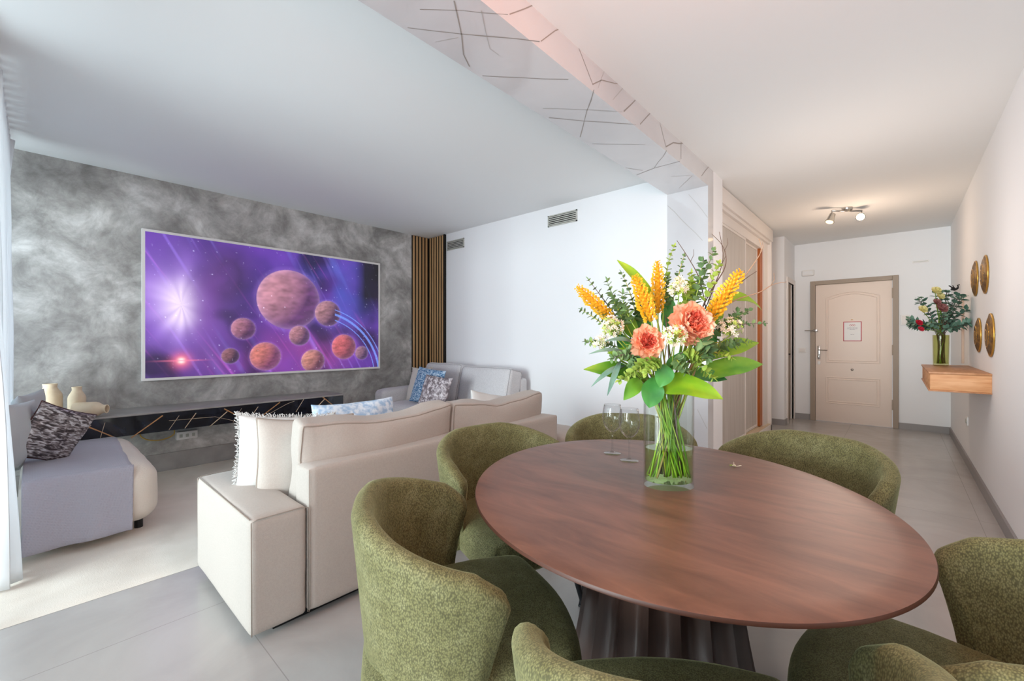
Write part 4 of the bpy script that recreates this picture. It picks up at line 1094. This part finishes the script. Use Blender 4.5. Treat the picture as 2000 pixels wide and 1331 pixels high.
def rr(a, b): return random.uniform(a, b)
def foot_path(T, k, z0=.775, neck=1.03):
    """a stem from the vase floor, crossing at the neck, to T"""
    random.seed(k*31+5)
    off = T - VC; side = off.dot(RT)
    fx_ = -max(-.058, min(.058, side*.45)) + rr(-.03, .03); fx_ = max(-.062, min(.062, fx_))
    fy_ = rr(-.028, .028)
    f = VC*1; f = Vector((VC.x, VC.y, z0+rr(0, .012))) + RT*fx_ + FW*fy_
    nx_ = max(-.056, min(.056, side*.26+rr(-.028, .028)))
    nk = Vector((VC.x, VC.y, neck)) + RT*nx_ + FW*max(-.03, min(.03, off.dot(FW)*.3))
    return smooth_path([f, f.lerp(nk, .5)+Vector((rr(-.006, .006), rr(-.006, .006), 0)), nk, nk.lerp(T, .55)+Vector((0, 0, .02)), T], 5)
def fl(name, label, cat, path, group=None):
    t = root(name, label, cat, path[0], 0, group); return t
def add(name, bm, m, t, smooth=True):
    bmesh.ops.translate(bm, verts=bm.verts, vec=-Vector(t.location))
    return done(name, bm, m, t, smooth)
def leaf(bm, base, tip, up, W, droop=.15, fold=.25, n=12, wav=.0, shape=.8, th=.0005, k=0):
    base, tip, up = Vector(base), Vector(tip), Vector(up)
    ax = tip-base; L = ax.length; ax.normalize(); sd = ax.cross(up).normalized(); nn = sd.cross(ax).normalized()
    m = 6; rows = []
    for i in range(n+1):
        t = i/n; w = W*.5*(math.sin(math.pi*min(1, t)**shape))**.8 if 0 < t < 1 else W*.015
        mid = base+ax*L*t + nn*(L*droop*4*t*(1-t)); row = []
        for j in range(m+1):
            q = j/m*2-1; z = fold*abs(q)*w + wav*w*math.sin(t*9+q*2+k)*abs(q)
            row.append(mid+sd*q*w+nn*z)
        rows.append(row)
    for s_ in (0, 1):
        V_ = [[bm.verts.new(p-nn*th*s_) for p in r] for r in rows]
        for a, b in zip(V_, V_[1:]):
            for j in range(m): 
                q = (a[j], a[j+1], b[j+1], b[j]); bm.faces.new(q if not s_ else q[::-1])
def petal(bm, c, d, up, L, W, curl=.3, n=5, m=4, ruff=.0, k=0):
    d, up = Vector(d).normalized(), Vector(up).normalized(); sd = d.cross(up)
    if sd.length < 1e-4: sd = d.orthogonal()
    sd.normalize(); up = sd.cross(d).normalized(); rows = []
    for i in range(n+1):
        t = i/n; w = W*.5*(.25+.75*math.sin(math.pi*(.08+.62*t)))
        if i == n: w *= .72
        row = []
        for j in range(m+1):
            q = j/m*2-1
            p = c+d*(L*t*(1-.08*q*q*t*2))+sd*q*w+up*(curl*L*t*t + .18*w*(q*q)*2)
            if ruff: p = p+up*ruff*L*t*math.sin(q*7+k)+d*ruff*L*.6*t*math.cos(q*9+k*2)
            row.append(bm.verts.new(p))
        rows.append(row)
    for a, b in zip(rows, rows[1:]):
        for j in range(m): bm.faces.new((a[j], a[j+1], b[j+1], b[j]))
def star(bm, c, nrm, r, np_=5, k=0):
    nrm = Vector(nrm).normalized(); a = nrm.orthogonal().normalized(); b = nrm.cross(a)
    cv = bm.verts.new(c-nrm*r*.15)
    for i in range(np_):
        t = 2*math.pi*i/np_+k
        def P2(rad, an, h): return c+(a*math.cos(an)+b*math.sin(an))*rad+nrm*h
        v1 = bm.verts.new(P2(r*.6, t-.42, r*.12)); v2 = bm.verts.new(P2(r, t, r*.25)); v3 = bm.verts.new(P2(r*.6, t+.42, r*.12))
        bm.faces.new((cv, v1, v2, v3))
def bp(u, v, dd=0): return at_d(u, v, VD+dd)

# yellow spikes
def spike(b, tp_, label, k, rad=.025, n=150):
    path = foot_path(b, k); t = fl('yellow_flower_spike', label, 'flower', path, 'yellow flower spikes in the table bouquet')
    bm = bmesh.new(); tube(bm, path, .0026, 8); add('stem', bm, M['stem_pale'], t)
    bm = bmesh.new(); ax = tp_-b; L = ax.length; d = ax.normalized(); s_ = d.orthogonal().normalized(); q_ = d.cross(s_)
    tube(bm, [b, b+ax*.3, b+ax*.7, tp_], [.006, .010, .009, .003], 8); add('spike_core', bm, M['yellow_core'], t)
    bm = bmesh.new(); random.seed(k)
    for i in range(n):
        h = (i+.5)/n; an = i*2.399963; o = s_*math.cos(an)+q_*math.sin(an)
        R_ = rad*(.55+.45*math.sin(math.pi*min(1, .18+h*.82)**1.0))*rr(.75, 1.1)*(1 if h < .93 else .8)
        c = b+ax*h+o*R_*.62; dr = (o*.9+d*.55).normalized()
        for w in range(4):
            an2 = w*math.pi/2+i; o2 = (dr+(s_*math.cos(an2)+q_*math.sin(an2))*.55).normalized()
            petal(bm, c, o2, dr, R_*.50, R_*.30, .15, 2, 2)
    add('florets', bm, M['yellow_bloom'], t)
spike(bp(1194, 622, 0), bp(1126, 560, -.02), 'yellow flower spike leaning out furthest toward the wooden slats', 1, .023)
spike(bp(1272, 628, -.07), bp(1239, 538, -.06), 'yellow flower spike directly above the smaller peach carnation', 2, .025)
spike(bp(1285, 612, .03), bp(1284, 510, .03), 'upright yellow flower spike in the middle of the bouquet', 3, .023)
spike(bp(1386, 622, -.05), bp(1447, 530, -.04), 'yellow flower spike leaning over toward the hallway', 4, .027, 170)

def peony(c, face, r, label, k):
    path = foot_path(c+Vector((0, 0, -.01))+FW*.03, k); t = fl('peach_carnation', label, 'flower', path, 'peach carnations in the table bouquet')
    bm = bmesh.new(); tube(bm, path, .003, 8); add('stem', bm, M['stem_green'], t)
    f = Vector(face).normalized(); a = f.orthogonal().normalized(); b = f.cross(a); random.seed(k)
    bm = bmesh.new()
    for ln, (cnt, tilt, L, W_, back) in enumerate([(9, 88, 1.0, .80, .12), (10, 70, .96, .72, .05), (10, 55, .85, .6, 0)]):
        for i in range(cnt):
            an = 2*math.pi*(i+ln*.5)/cnt+rr(-.1, .1); o = a*math.cos(an)+b*math.sin(an); ti = R(tilt+rr(-7, 7))
            petal(bm, c-f*r*back, o*math.sin(ti)+f*math.cos(ti), f, r*L*rr(.9, 1.06), r*W_, .22, 6, 6, .07, i+ln)
    add('outer_petals', bm, M['peach_petal'], t)
    bm = bmesh.new()
    for ln, (cnt, tilt, L, W_) in enumerate([(14, 48, .74, .34), (14, 34, .68, .30), (12, 20, .62, .26), (8, 8, .56, .24)]):
        for i in range(cnt):
            an = 2*math.pi*(i+ln*.37)/cnt+rr(-.25, .25); o = a*math.cos(an)+b*math.sin(an); ti = R(tilt+rr(-9, 9))
            petal(bm, c+f*r*.02, o*math.sin(ti)+f*math.cos(ti), f, r*L*rr(.85, 1.1), r*W_, .12, 5, 4, .14, i*1.3+ln)
    add('inner_petals', bm, M['coral_petal'], t)
peony(bp(1263, 669, -.12), -FW+UP*.15-RT*.1, .053, 'smaller coral and peach carnation, lower of the two big blooms', 5)
peony(bp(1346, 636, -.11), -FW+UP*.25+RT*.15, .072, 'larger peach carnation, higher of the two big blooms', 6)

def cluster(c, r, label, k, n=46, face=None, green=False):
    path = foot_path(c-UP*r*.6, k); t = fl('white_flower_cluster', label, 'flower', path, 'cream flower clusters in the table bouquet')
    face = (face or (-FW+UP*.5)).normalized(); random.seed(k)
    b1 = bmesh.new(); b2 = bmesh.new(); b3 = bmesh.new(); tube(b1, path, .0018, 6); base = path[-1]
    for i in range(n):
        d = Vector((rr(-1, 1), rr(-1, 1), rr(-1, 1))); d = d.normalized()*rr(.55, 1)
        if d.dot(face) < -.3: d = d - face*2*d.dot(face)
        p = c+d*r; tube(b1, [base, base.lerp(p, .6)+UP*.004, p-d*.002], .0006, 4, cap=False)
        star(b2 if i % 4 else b3, p, (d+face*.6), rr(.0065, .0095), 5, i)
    add('stalks', b1, M['stem_pale'], t); add('blossoms', b2, M['cream_petal'], t, False); add('buds', b3, M['euc_lime'], t, False)
cluster(bp(1196, 640, -.05), .036, 'cream blossom cluster under the outermost left-leaning yellow spike', 7, 60)
cluster(bp(1172, 668, -.02), .026, 'small cream blossom cluster lowest at the slat side of the bouquet', 8, 34)
cluster(bp(1326, 562, -.02), .036, 'cream blossom cluster high above the larger peach carnation', 9, 50)
cluster(bp(1318, 656, -.17), .032, 'cream blossom cluster in front between the two peach carnations', 10, 60)
cluster(bp(1426, 642, -.05), .036, 'cream blossom cluster toward the hallway beside the larger peach carnation', 11, 60)

def sprig(b, tp_, k, m, label, group, lr=.013, pairs=9, bend=.02, inv=True, name='eucalyptus_sprig', start=.12):
    random.seed(k*7); path = foot_path(b, k) if inv else [b]
    mid = b.lerp(tp_, .5)+Vector((rr(-1, 1), rr(-1, 1), rr(0, 1)))*bend
    arc = bez(b, b.lerp(mid, .6), mid.lerp(tp_, .4), tp_, 12)
    t = fl(name, label, 'greenery', path, group)
    bm = bmesh.new(); P_ = path[:-1]+arc if inv else arc
    tube(bm, P_, [.0017]*(len(P_)-4)+[.0012, .001, .0008, .0006], 5); add('stem', bm, M[('stem_pale', 'stem_olive', 'stem_deep', 'bark')[k % 4]], t)
    bm = bmesh.new()
    for i in range(pairs):
        h = start+(1-start)*i/(pairs-1)*.99; q = h*(len(arc)-1); i0 = min(int(q), len(arc)-2); p = arc[i0].lerp(arc[i0+1], q-i0)
        d = (arc[i0+1]-arc[i0]).normalized(); o = d.orthogonal().normalized(); o = Matrix.Rotation(i*1.3+rr(-.3, .3), 3, d) @ o
        r = lr*(1-.45*h)*rr(.8, 1.15)
        for s_ in (1, -1):
            dr = (o*s_+d*rr(.25, .7)).normalized(); up = (d-dr*d.dot(dr)+Vector((rr(-.4, .4), rr(-.4, .4), rr(-.2, .5)))).normalized()
            leaf(bm, p, p+dr*r*2, up, r*1.7, .05, .18, 5, 0, .85)
    leaf(bm, tp_, tp_+(arc[-1]-arc[-2]).normalized()*lr*1.2, (0.3, .4, 1), lr*.7, .05, .2, 5)
    add('leaves', bm, M[m], t)
eu = [  # base, tip, dd base, dd tip, material, leaf size, where
    ((1296, 600), (1316, 482), .03, .05, 'euc_lime', .010, 'pale green eucalyptus sprig rising tallest over the upright yellow spike'),
    ((1312, 600), (1336, 500), .06, .10, 'euc_green', .009, 'thin dark eucalyptus sprig just right of the tallest sprig'),
    ((1350, 600), (1394, 490), .02, .04, 'euc_green', .012, 'tall grey-green eucalyptus sprig beside the curly twigs'),
    ((1372, 600), (1404, 515), -.02, -.01, 'euc_lime', .011, 'lime eucalyptus sprig close behind the hallway-side yellow spike'),
    ((1352, 610), (1372, 510), .0, .0, 'euc_green', .013, 'leafy eucalyptus sprig between the upper blossom cluster and tall grey-green sprig'),
    ((1246, 640), (1214, 535), .04, .06, 'euc_green', .011, 'eucalyptus sprig behind the spike above the smaller carnation'),
    ((1232, 645), (1186, 550), .02, .03, 'euc_green', .012, 'eucalyptus sprig rising between the two spikes on the slat side'),
    ((1222, 645), (1150, 548), .05, .07, 'euc_green', .011, 'eucalyptus sprig over the outermost left-leaning spike'),
    ((1240, 640), (1216, 575), -.05, -.05, 'euc_green', .013, 'eucalyptus sprig in front of the fresh broad leaf on the slat side'),
    ((1210, 660), (1136, 606), .0, .0, 'euc_green', .009, 'small eucalyptus sprig poking out under the outermost spike'),
    ((1210, 680), (1145, 668), .0, -.01, 'euc_green', .010, 'low eucalyptus sprig reaching toward the grey sofa'),
    ((1385, 650), (1492, 632), .0, .0, 'euc_green', .009, 'slim eucalyptus sprig pointing out toward the wardrobe'),
    ((1390, 650), (1462, 606), .04, .05, 'euc_green', .010, 'eucalyptus sprig above the hallway-side blossom cluster'),
    ((1395, 670), (1466, 668), -.03, -.05, 'euc_green', .009, 'eucalyptus sprig under the hallway-side blossom cluster'),
    ((1270, 700), (1212, 742), -.12, -.17, 'euc_lime', .013, 'lime eucalyptus sprig drooping over the vase rim on the slat side'),
    ((1275, 705), (1232, 716), -.10, -.12, 'euc_green', .012, 'grey-green eucalyptus sprig just under the smaller carnation'),
    ((1350, 690), (1392, 738), -.12, -.16, 'euc_lime', .012, 'lime eucalyptus sprig drooping over the bright broad leaf'),
    ((1350, 680), (1428, 700), -.10, -.14, 'euc_lime', .010, 'lime eucalyptus sprig spreading toward the hallway under the carnation'),
    ((1362, 660), (1382, 700), -.15, -.17, 'euc_green', .015, 'eucalyptus sprig hanging right below the larger carnation'),
    ((1330, 690), (1362, 700), -.13, -.15, 'euc_lime', .013, 'short eucalyptus sprig under the front blossom cluster'),
    ((1258, 640), (1250, 560), .02, .02, 'euc_green', .013, 'eucalyptus sprig tucked behind the front pair of yellow spikes'),
    ((1226, 640), (1196, 580), -.02, -.02, 'euc_green', .014, 'broad-leaved eucalyptus sprig beside the cream cluster on the slat side'),
    ((1222, 660), (1168, 600), -.01, -.01, 'euc_green', .011, 'eucalyptus sprig crossing the outermost yellow spike low down'),
    ((1300, 620), (1304, 545), .04, .05, 'euc_green', .013, 'eucalyptus sprig filling behind the upright yellow spike'),
    ((1330, 610), (1350, 535), .0, .0, 'euc_lime', .012, 'lime eucalyptus sprig right of the high blossom cluster'),
    ((1384, 670), (1440, 610), .0, .0, 'euc_green', .013, 'broad-leaved eucalyptus sprig behind the hallway-side blossom cluster'),
    ((1384, 690), (1436, 672), -.06, -.08, 'euc_green', .013, 'grey-green eucalyptus sprig low beside the larger carnation'),
    ((1250, 690), (1196, 700), -.08, -.12, 'euc_green', .012, 'eucalyptus sprig low between the two slat-side clusters'),
    ((1290, 700), (1262, 728), -.14, -.17, 'euc_lime', .012, 'lime eucalyptus sprig in front under the smaller carnation'),
    ((1320, 700), (1340, 725), -.13, -.16, 'euc_green', .013, 'eucalyptus sprig at the centre above the brightest broad leaf')]
for k, (b, e, d1, d2, m, lr, lab) in enumerate(eu):
    sprig(bp(*b, d1), bp(*e, d2), 20+k, m, lab, 'eucalyptus sprigs in the table bouquet', lr*1.22, 11)

def bigleaf(b, e, d1, d2, W_, m, label, k, droop=.12, up=None, fold=.22, name='broad_leaf', wav=.12, shape=.8):
    B, E_ = bp(*b, d1), bp(*e, d2); path = foot_path(B, k)
    t = fl(name, label, 'leaf', path, 'broad leaves in the table bouquet')
    bm = bmesh.new(); tube(bm, path, .0028, 8); tube(bm, [B, B.lerp(E_, .3)+UP*.0], [.002, .001], 6); add('stem', bm, M[('stem_green', 'stem_deep', 'stem_pale')[k % 3]], t)
    bm = bmesh.new(); leaf(bm, B, E_, up or (UP*.7-FW*.7), W_, droop, fold, 18, wav, shape, .0006, k); add('blade', bm, M[m], t)
BL = [
    ((1268, 755), (1140, 722), .02, -.06, .078, 'leaf_mid', 'broad green leaf pointing furthest toward the slats, low over the rim', .10, None, .8),
    ((1262, 768), (1292, 748), -.05, -.06, .05, 'leaf_mid', 'small green leaf tucked at the vase rim', .10, None, .8),
    ((1282, 756), (1412, 780), -.08, -.15, .088, 'leaf_bright', 'brightest broad leaf hanging over the vase rim in front', .13, None, .75),
    ((1360, 740), (1490, 712), .02, .02, .075, 'leaf_mid', 'broad green leaf pointing out furthest toward the hallway', .10, None, .8),
    ((1372, 705), (1482, 670), .05, .07, .064, 'leaf_bright', 'broad leaf above the furthest hallway-pointing one', .10, None, .9),
    ((1278, 600), (1205, 508), .07, .10, .050, 'leaf_bright', 'fresh pointed leaf standing up behind the yellow spikes', .08, None, .8),
    ((1388, 590), (1488, 606), .08, .06, .042, 'leaf_bright', 'narrow arching leaf behind the hallway-side yellow spike', .22, None, .8),
    ((1276, 735), (1268, 797), -.10, -.13, .066, 'leaf_dark', 'dark round-ended leaf hanging straight down over the glass', .06, -FW+UP*.2, 1.15),
    ((1300, 712), (1288, 757), -.13, -.15, .055, 'leaf_dark', 'dark glossy leaf at the centre just above the vase', .10, -FW+UP*.2, .9),
    ((1300, 725), (1362, 690), -.08, -.12, .058, 'leaf_dark', 'dark leaf lying under the larger carnation', .10, -FW*.6+UP, .8),
    ((1340, 600), (1352, 545), .05, .07, .052, 'leaf_bright', 'light leaf behind the upper blossom cluster', .05, -FW, .9),
    ((1250, 740), (1218, 782), -.06, -.09, .045, 'leaf_mid', 'green leaf curling down beside the round-ended dark leaf', .10, -FW+UP*.4, .8),
    ((1240, 660), (1208, 600), .03, .02, .050, 'leaf_mid', 'green leaf filling behind the cluster on the slat side', .08, -FW, .8),
    ((1260, 715), (1186, 690), -.02, -.05, .060, 'leaf_bright', 'light leaf spread under the smaller carnation toward the slats', .10, None, .8),
    ((1378, 640), (1410, 590), .04, .05, .050, 'leaf_mid', 'green leaf filling behind the hallway-side spike', .08, -FW, .8),
    ((1330, 735), (1420, 742), .02, .0, .06, 'leaf_dark', 'dark leaf behind the brightest broad leaf', .08, None, .8),
    ((1265, 650), (1240, 600), .04, .05, .045, 'leaf_dark', 'dark leaf behind the smaller carnation', .08, -FW, .8),
    ((1300, 640), (1310, 580), .05, .05, .05, 'leaf_dark', 'dark leaf behind the gap between the carnations', .08, -FW, .8),
    ((1355, 690), (1400, 655), .0, .0, .06, 'leaf_dark', 'dark leaf behind the hallway-side blossom cluster', .08, -FW, .8),
    ((1235, 700), (1205, 650), .03, .02, .055, 'leaf_dark', 'dark leaf behind the lowest cream cluster', .08, -FW, .8)]
for k, (b, e, d1, d2, W_, m, lab, dr, up, sh) in enumerate(BL): bigleaf(b, e, d1, d2, W_, m, lab, 50+k, dr, up, .22, 'broad_leaf', .12, sh)
for k, (b, e, d1, d2, lab) in enumerate([((1232, 700), (1150, 692), -.05, -.10, 'slender blue-green leaf pointing toward the slats'), ((1212, 705), (1186, 774), -.08, -.12, 'slender blue-green leaf drooping at the slat side'),
        ((1222, 715), (1155, 756), -.06, -.10, 'slender blue-green leaf curling down furthest out'), ((1240, 675), (1180, 668), -.05, -.08, 'short slender leaf under the cream cluster')]):
    bigleaf(b, e, d1, d2, .017, 'euc_teal', lab, 80+k, .18, None, .2, 'slender_leaf', .1, .8)

def twigs(pts, label, k, dd, tipm='twig'):
    P_ = [bp(*p, d) for p, d in zip(pts, dd)]; path = foot_path(P_[0], k); S_ = smooth_path([path[-1]]+P_[1:], 6)
    t = fl('curly_twig', label, 'twig', path, 'curly willow twigs in the table bouquet')
    bm = bmesh.new(); full = path[:-1]+S_; n_ = len(full)
    tube(bm, full, [.0032*(1-.75*i/n_) for i in range(n_)], 6)
    tube(bm, [S_[-8], S_[-8]+Vector((.01, .0, .02)), S_[-8]+Vector((.006, .01, .04))], [.001, .0008, .0005], 5)
    add('branch', bm, M[tipm], t)
twigs([(1350, 650), (1385, 575), (1416, 522), (1413, 484), (1390, 457)], 'dark curly twig hooking over at the very top of the bouquet', 90, [0, .02, .03, .04, .05])
twigs([(1362, 640), (1395, 560), (1412, 505), (1405, 453)], 'dark straight-tipped twig beside the hooked one', 91, [.02, .04, .06, .06])
twigs([(1400, 620), (1430, 572), (1462, 530), (1486, 492), (1482, 466)], 'brown twig bending up in front of the wardrobe', 92, [0, .0, .02, .02, .02], 'twig_tip')
twigs([(1400, 610), (1440, 585), (1482, 572), (1510, 556), (1536, 551)], 'pale thin twig stretching out sideways toward the side doorway', 93, [.0, .02, .02, .03, .03], 'twig_tip')
twigs([(1378, 600), (1366, 545), (1345, 505), (1322, 470)], 'dark twig leaning toward the tallest sprig', 94, [.03, .04, .05, .06])
twigs([(1400, 605), (1425, 575), (1452, 548), (1478, 530)], 'dark short twig crossing behind the hallway-side spike', 95, [.03, .04, .05, .06])
# thick woody stems standing in the vase
for k, (fx_, nx_, fy_, r_, lab, m) in enumerate([(-.01, .012, .0, .007, 'thick brown woody stem in the middle of the vase', 'bark'), (.004, -.022, .012, .006, 'brown woody stem behind the middle one in the vase', 'bark')]):
    bm = bmesh.new(); p0 = Vector((VC.x, VC.y, .776))+RT*fx_+FW*fy_; p1 = Vector((VC.x, VC.y, 1.04))+RT*nx_+FW*fy_
    tube(bm, smooth_path([p0, p0.lerp(p1, .5)+RT*.003, p1, p1+Vector((0, 0, .05))], 4), [r_*.8]*5+[r_*1.1]*4+[r_]*4, 10)
    tag(done('woody_stem', bm, M[m], smooth=True), lab, 'stem')
# fallen petals on the table
c = at_z(1437, 913, .7505)
t = root('fallen_blossom', 'tiny cream fallen blossom lying alone on the brown table', 'blossom', c)
bm = bmesh.new()
for k, (a, L) in enumerate(((0.3, .020), (2.4, .014), (3.9, .013))): petal(bm, Vector((0, 0, .002)), Vector((math.cos(a), math.sin(a), .12)), (0, 0, 1), L, .009, .15)
petal(bm, Vector((-.006, 0, .002)), Vector((-.2, .1, 1)), (1, 0, 0), .016, .006, .1)
done('petals', bm, M['cream_petal'], t, True)
bm = bmesh.new(); tube(bm, [(0, 0, .002), (-.012, .004, .004), (-.02, .0, .003)], .0015, 6); done('stalk', bm, M['stem_pale'], t, True)

# ================================================================== BOUQUET ON THE SHELF
V2 = Vector((.30, 5.74, .961))
t = root('shelf_vase', 'olive tinted glass vase standing on the wooden hallway shelf', 'vase', V2)
bm = bmesh.new(); lathe(bm, [(0, 0), (.052, 0), (.055, .01), (.058, .29), (.054, .29), (.050, .02), (0, .015)], 32); done('glass_body', bm, M['olive_glass'], t, auto=50)
def path2(T, k):
    random.seed(k); f = V2+Vector((rr(-.03, .03), rr(-.03, .03), .022)); nk = V2+Vector((rr(-.03, .03), rr(-.03, .03), .29))
    return smooth_path([f, f.lerp(nk, .5), nk, nk.lerp(T, .5)+UP*.02, T], 4)
random.seed(77); SP = []
for k in range(40):
    a = rr(0, 2*math.pi); el = rr(-.05, 1.4) if k > 8 else rr(-.35, .15)
    SP.append((a, el))
d2_ = V2.dot(FW)
for k, (a, el) in enumerate(SP):
    dr = Vector((math.cos(a)*math.cos(el), math.sin(a)*math.cos(el), math.sin(el)))
    c0 = V2+Vector((0, 0, .36)); L = .21+.10*math.sin(el)
    if c0.x+dr.x*L > .47: L = max(.1, (.47-c0.x)/max(.01, dr.x))
    b = c0+dr*.08; tp_ = c0+dr*L+Vector((0, 0, .03)); path = path2(b, k)
    tt = fl('eucalyptus_sprig', 'blue-green eucalyptus sprig in the bouquet on the hallway shelf', 'greenery', path, 'eucalyptus sprigs in the shelf bouquet')
    bm = bmesh.new(); tube(bm, path+[b.lerp(tp_, .5), tp_], .002, 5); add('stem', bm, M['twig'], tt)
    bm = bmesh.new(); d = (tp_-b).normalized(); random.seed(k+200)
    for i in range(8):
        p = b.lerp(tp_, i/7); o = Matrix.Rotation(i*1.4, 3, d) @ d.orthogonal().normalized()
        for s_ in (1, -1):
            dd = (o*s_+d*.5+Vector((0, 0, -.1))).normalized(); leaf(bm, p, p+dd*.050, (rr(-.4, .4), rr(-.4, .4), 1), .030, .05, .15, 5)
    add('leaves', bm, M['euc_teal'], tt)
def bloom2(u, v, off, r, m, name, label, cat, n=14, spiky=False):
    c = at_d(u, v, d2_+off); path = path2(c, int(u)); tt = fl(name, label, cat, path)
    if c.x > .46: c.x = .46
    bm = bmesh.new(); tube(bm, path, .003, 5); add('stem', bm, M['stem_green'], tt)
    bm = bmesh.new(); random.seed(int(v)); f = (-FW+UP*.6).normalized(); a = f.orthogonal().normalized(); b = f.cross(a)
    for ln, ti in enumerate((80, 50, 22)):
        for i in range(n):
            an = 2*math.pi*(i+.5*ln)/n; o = a*math.cos(an)+b*math.sin(an)
            petal(bm, c, o*math.sin(R(ti))+f*math.cos(R(ti)), f, r, r*.45, .2, 4, 2)
    add('petals', bm, M[m], tt)
bloom2(1837, 604, -.18, .055, 'protea', 'protea', 'dusky pink protea in the middle of the shelf bouquet', 'flower')
bloom2(1828, 592, -.15, .04, 'protea', 'protea', 'smaller dark red protea behind the dusky pink one', 'flower')
bloom2(1800, 606, -.14, .045, 'pale_yellow', 'pale_yellow_flower', 'pale yellow flower on the door side of the shelf bouquet', 'flower')
bloom2(1826, 570, -.05, .05, 'pale_yellow', 'pale_yellow_flower', 'pale yellow flower at the top of the shelf bouquet', 'flower')
bloom2(1835, 580, -.08, .04, 'pale_yellow', 'pale_yellow_flower', 'pale yellow flower just under the topmost one on the shelf', 'flower')
bloom2(1793, 632, -.15, .035, 'red_petal', 'red_flower', 'bright red flower at the door side of the shelf bouquet', 'flower')
bloom2(1797, 644, -.16, .030, 'red_petal', 'red_flower', 'lower smaller bright red flower in the shelf bouquet', 'flower')
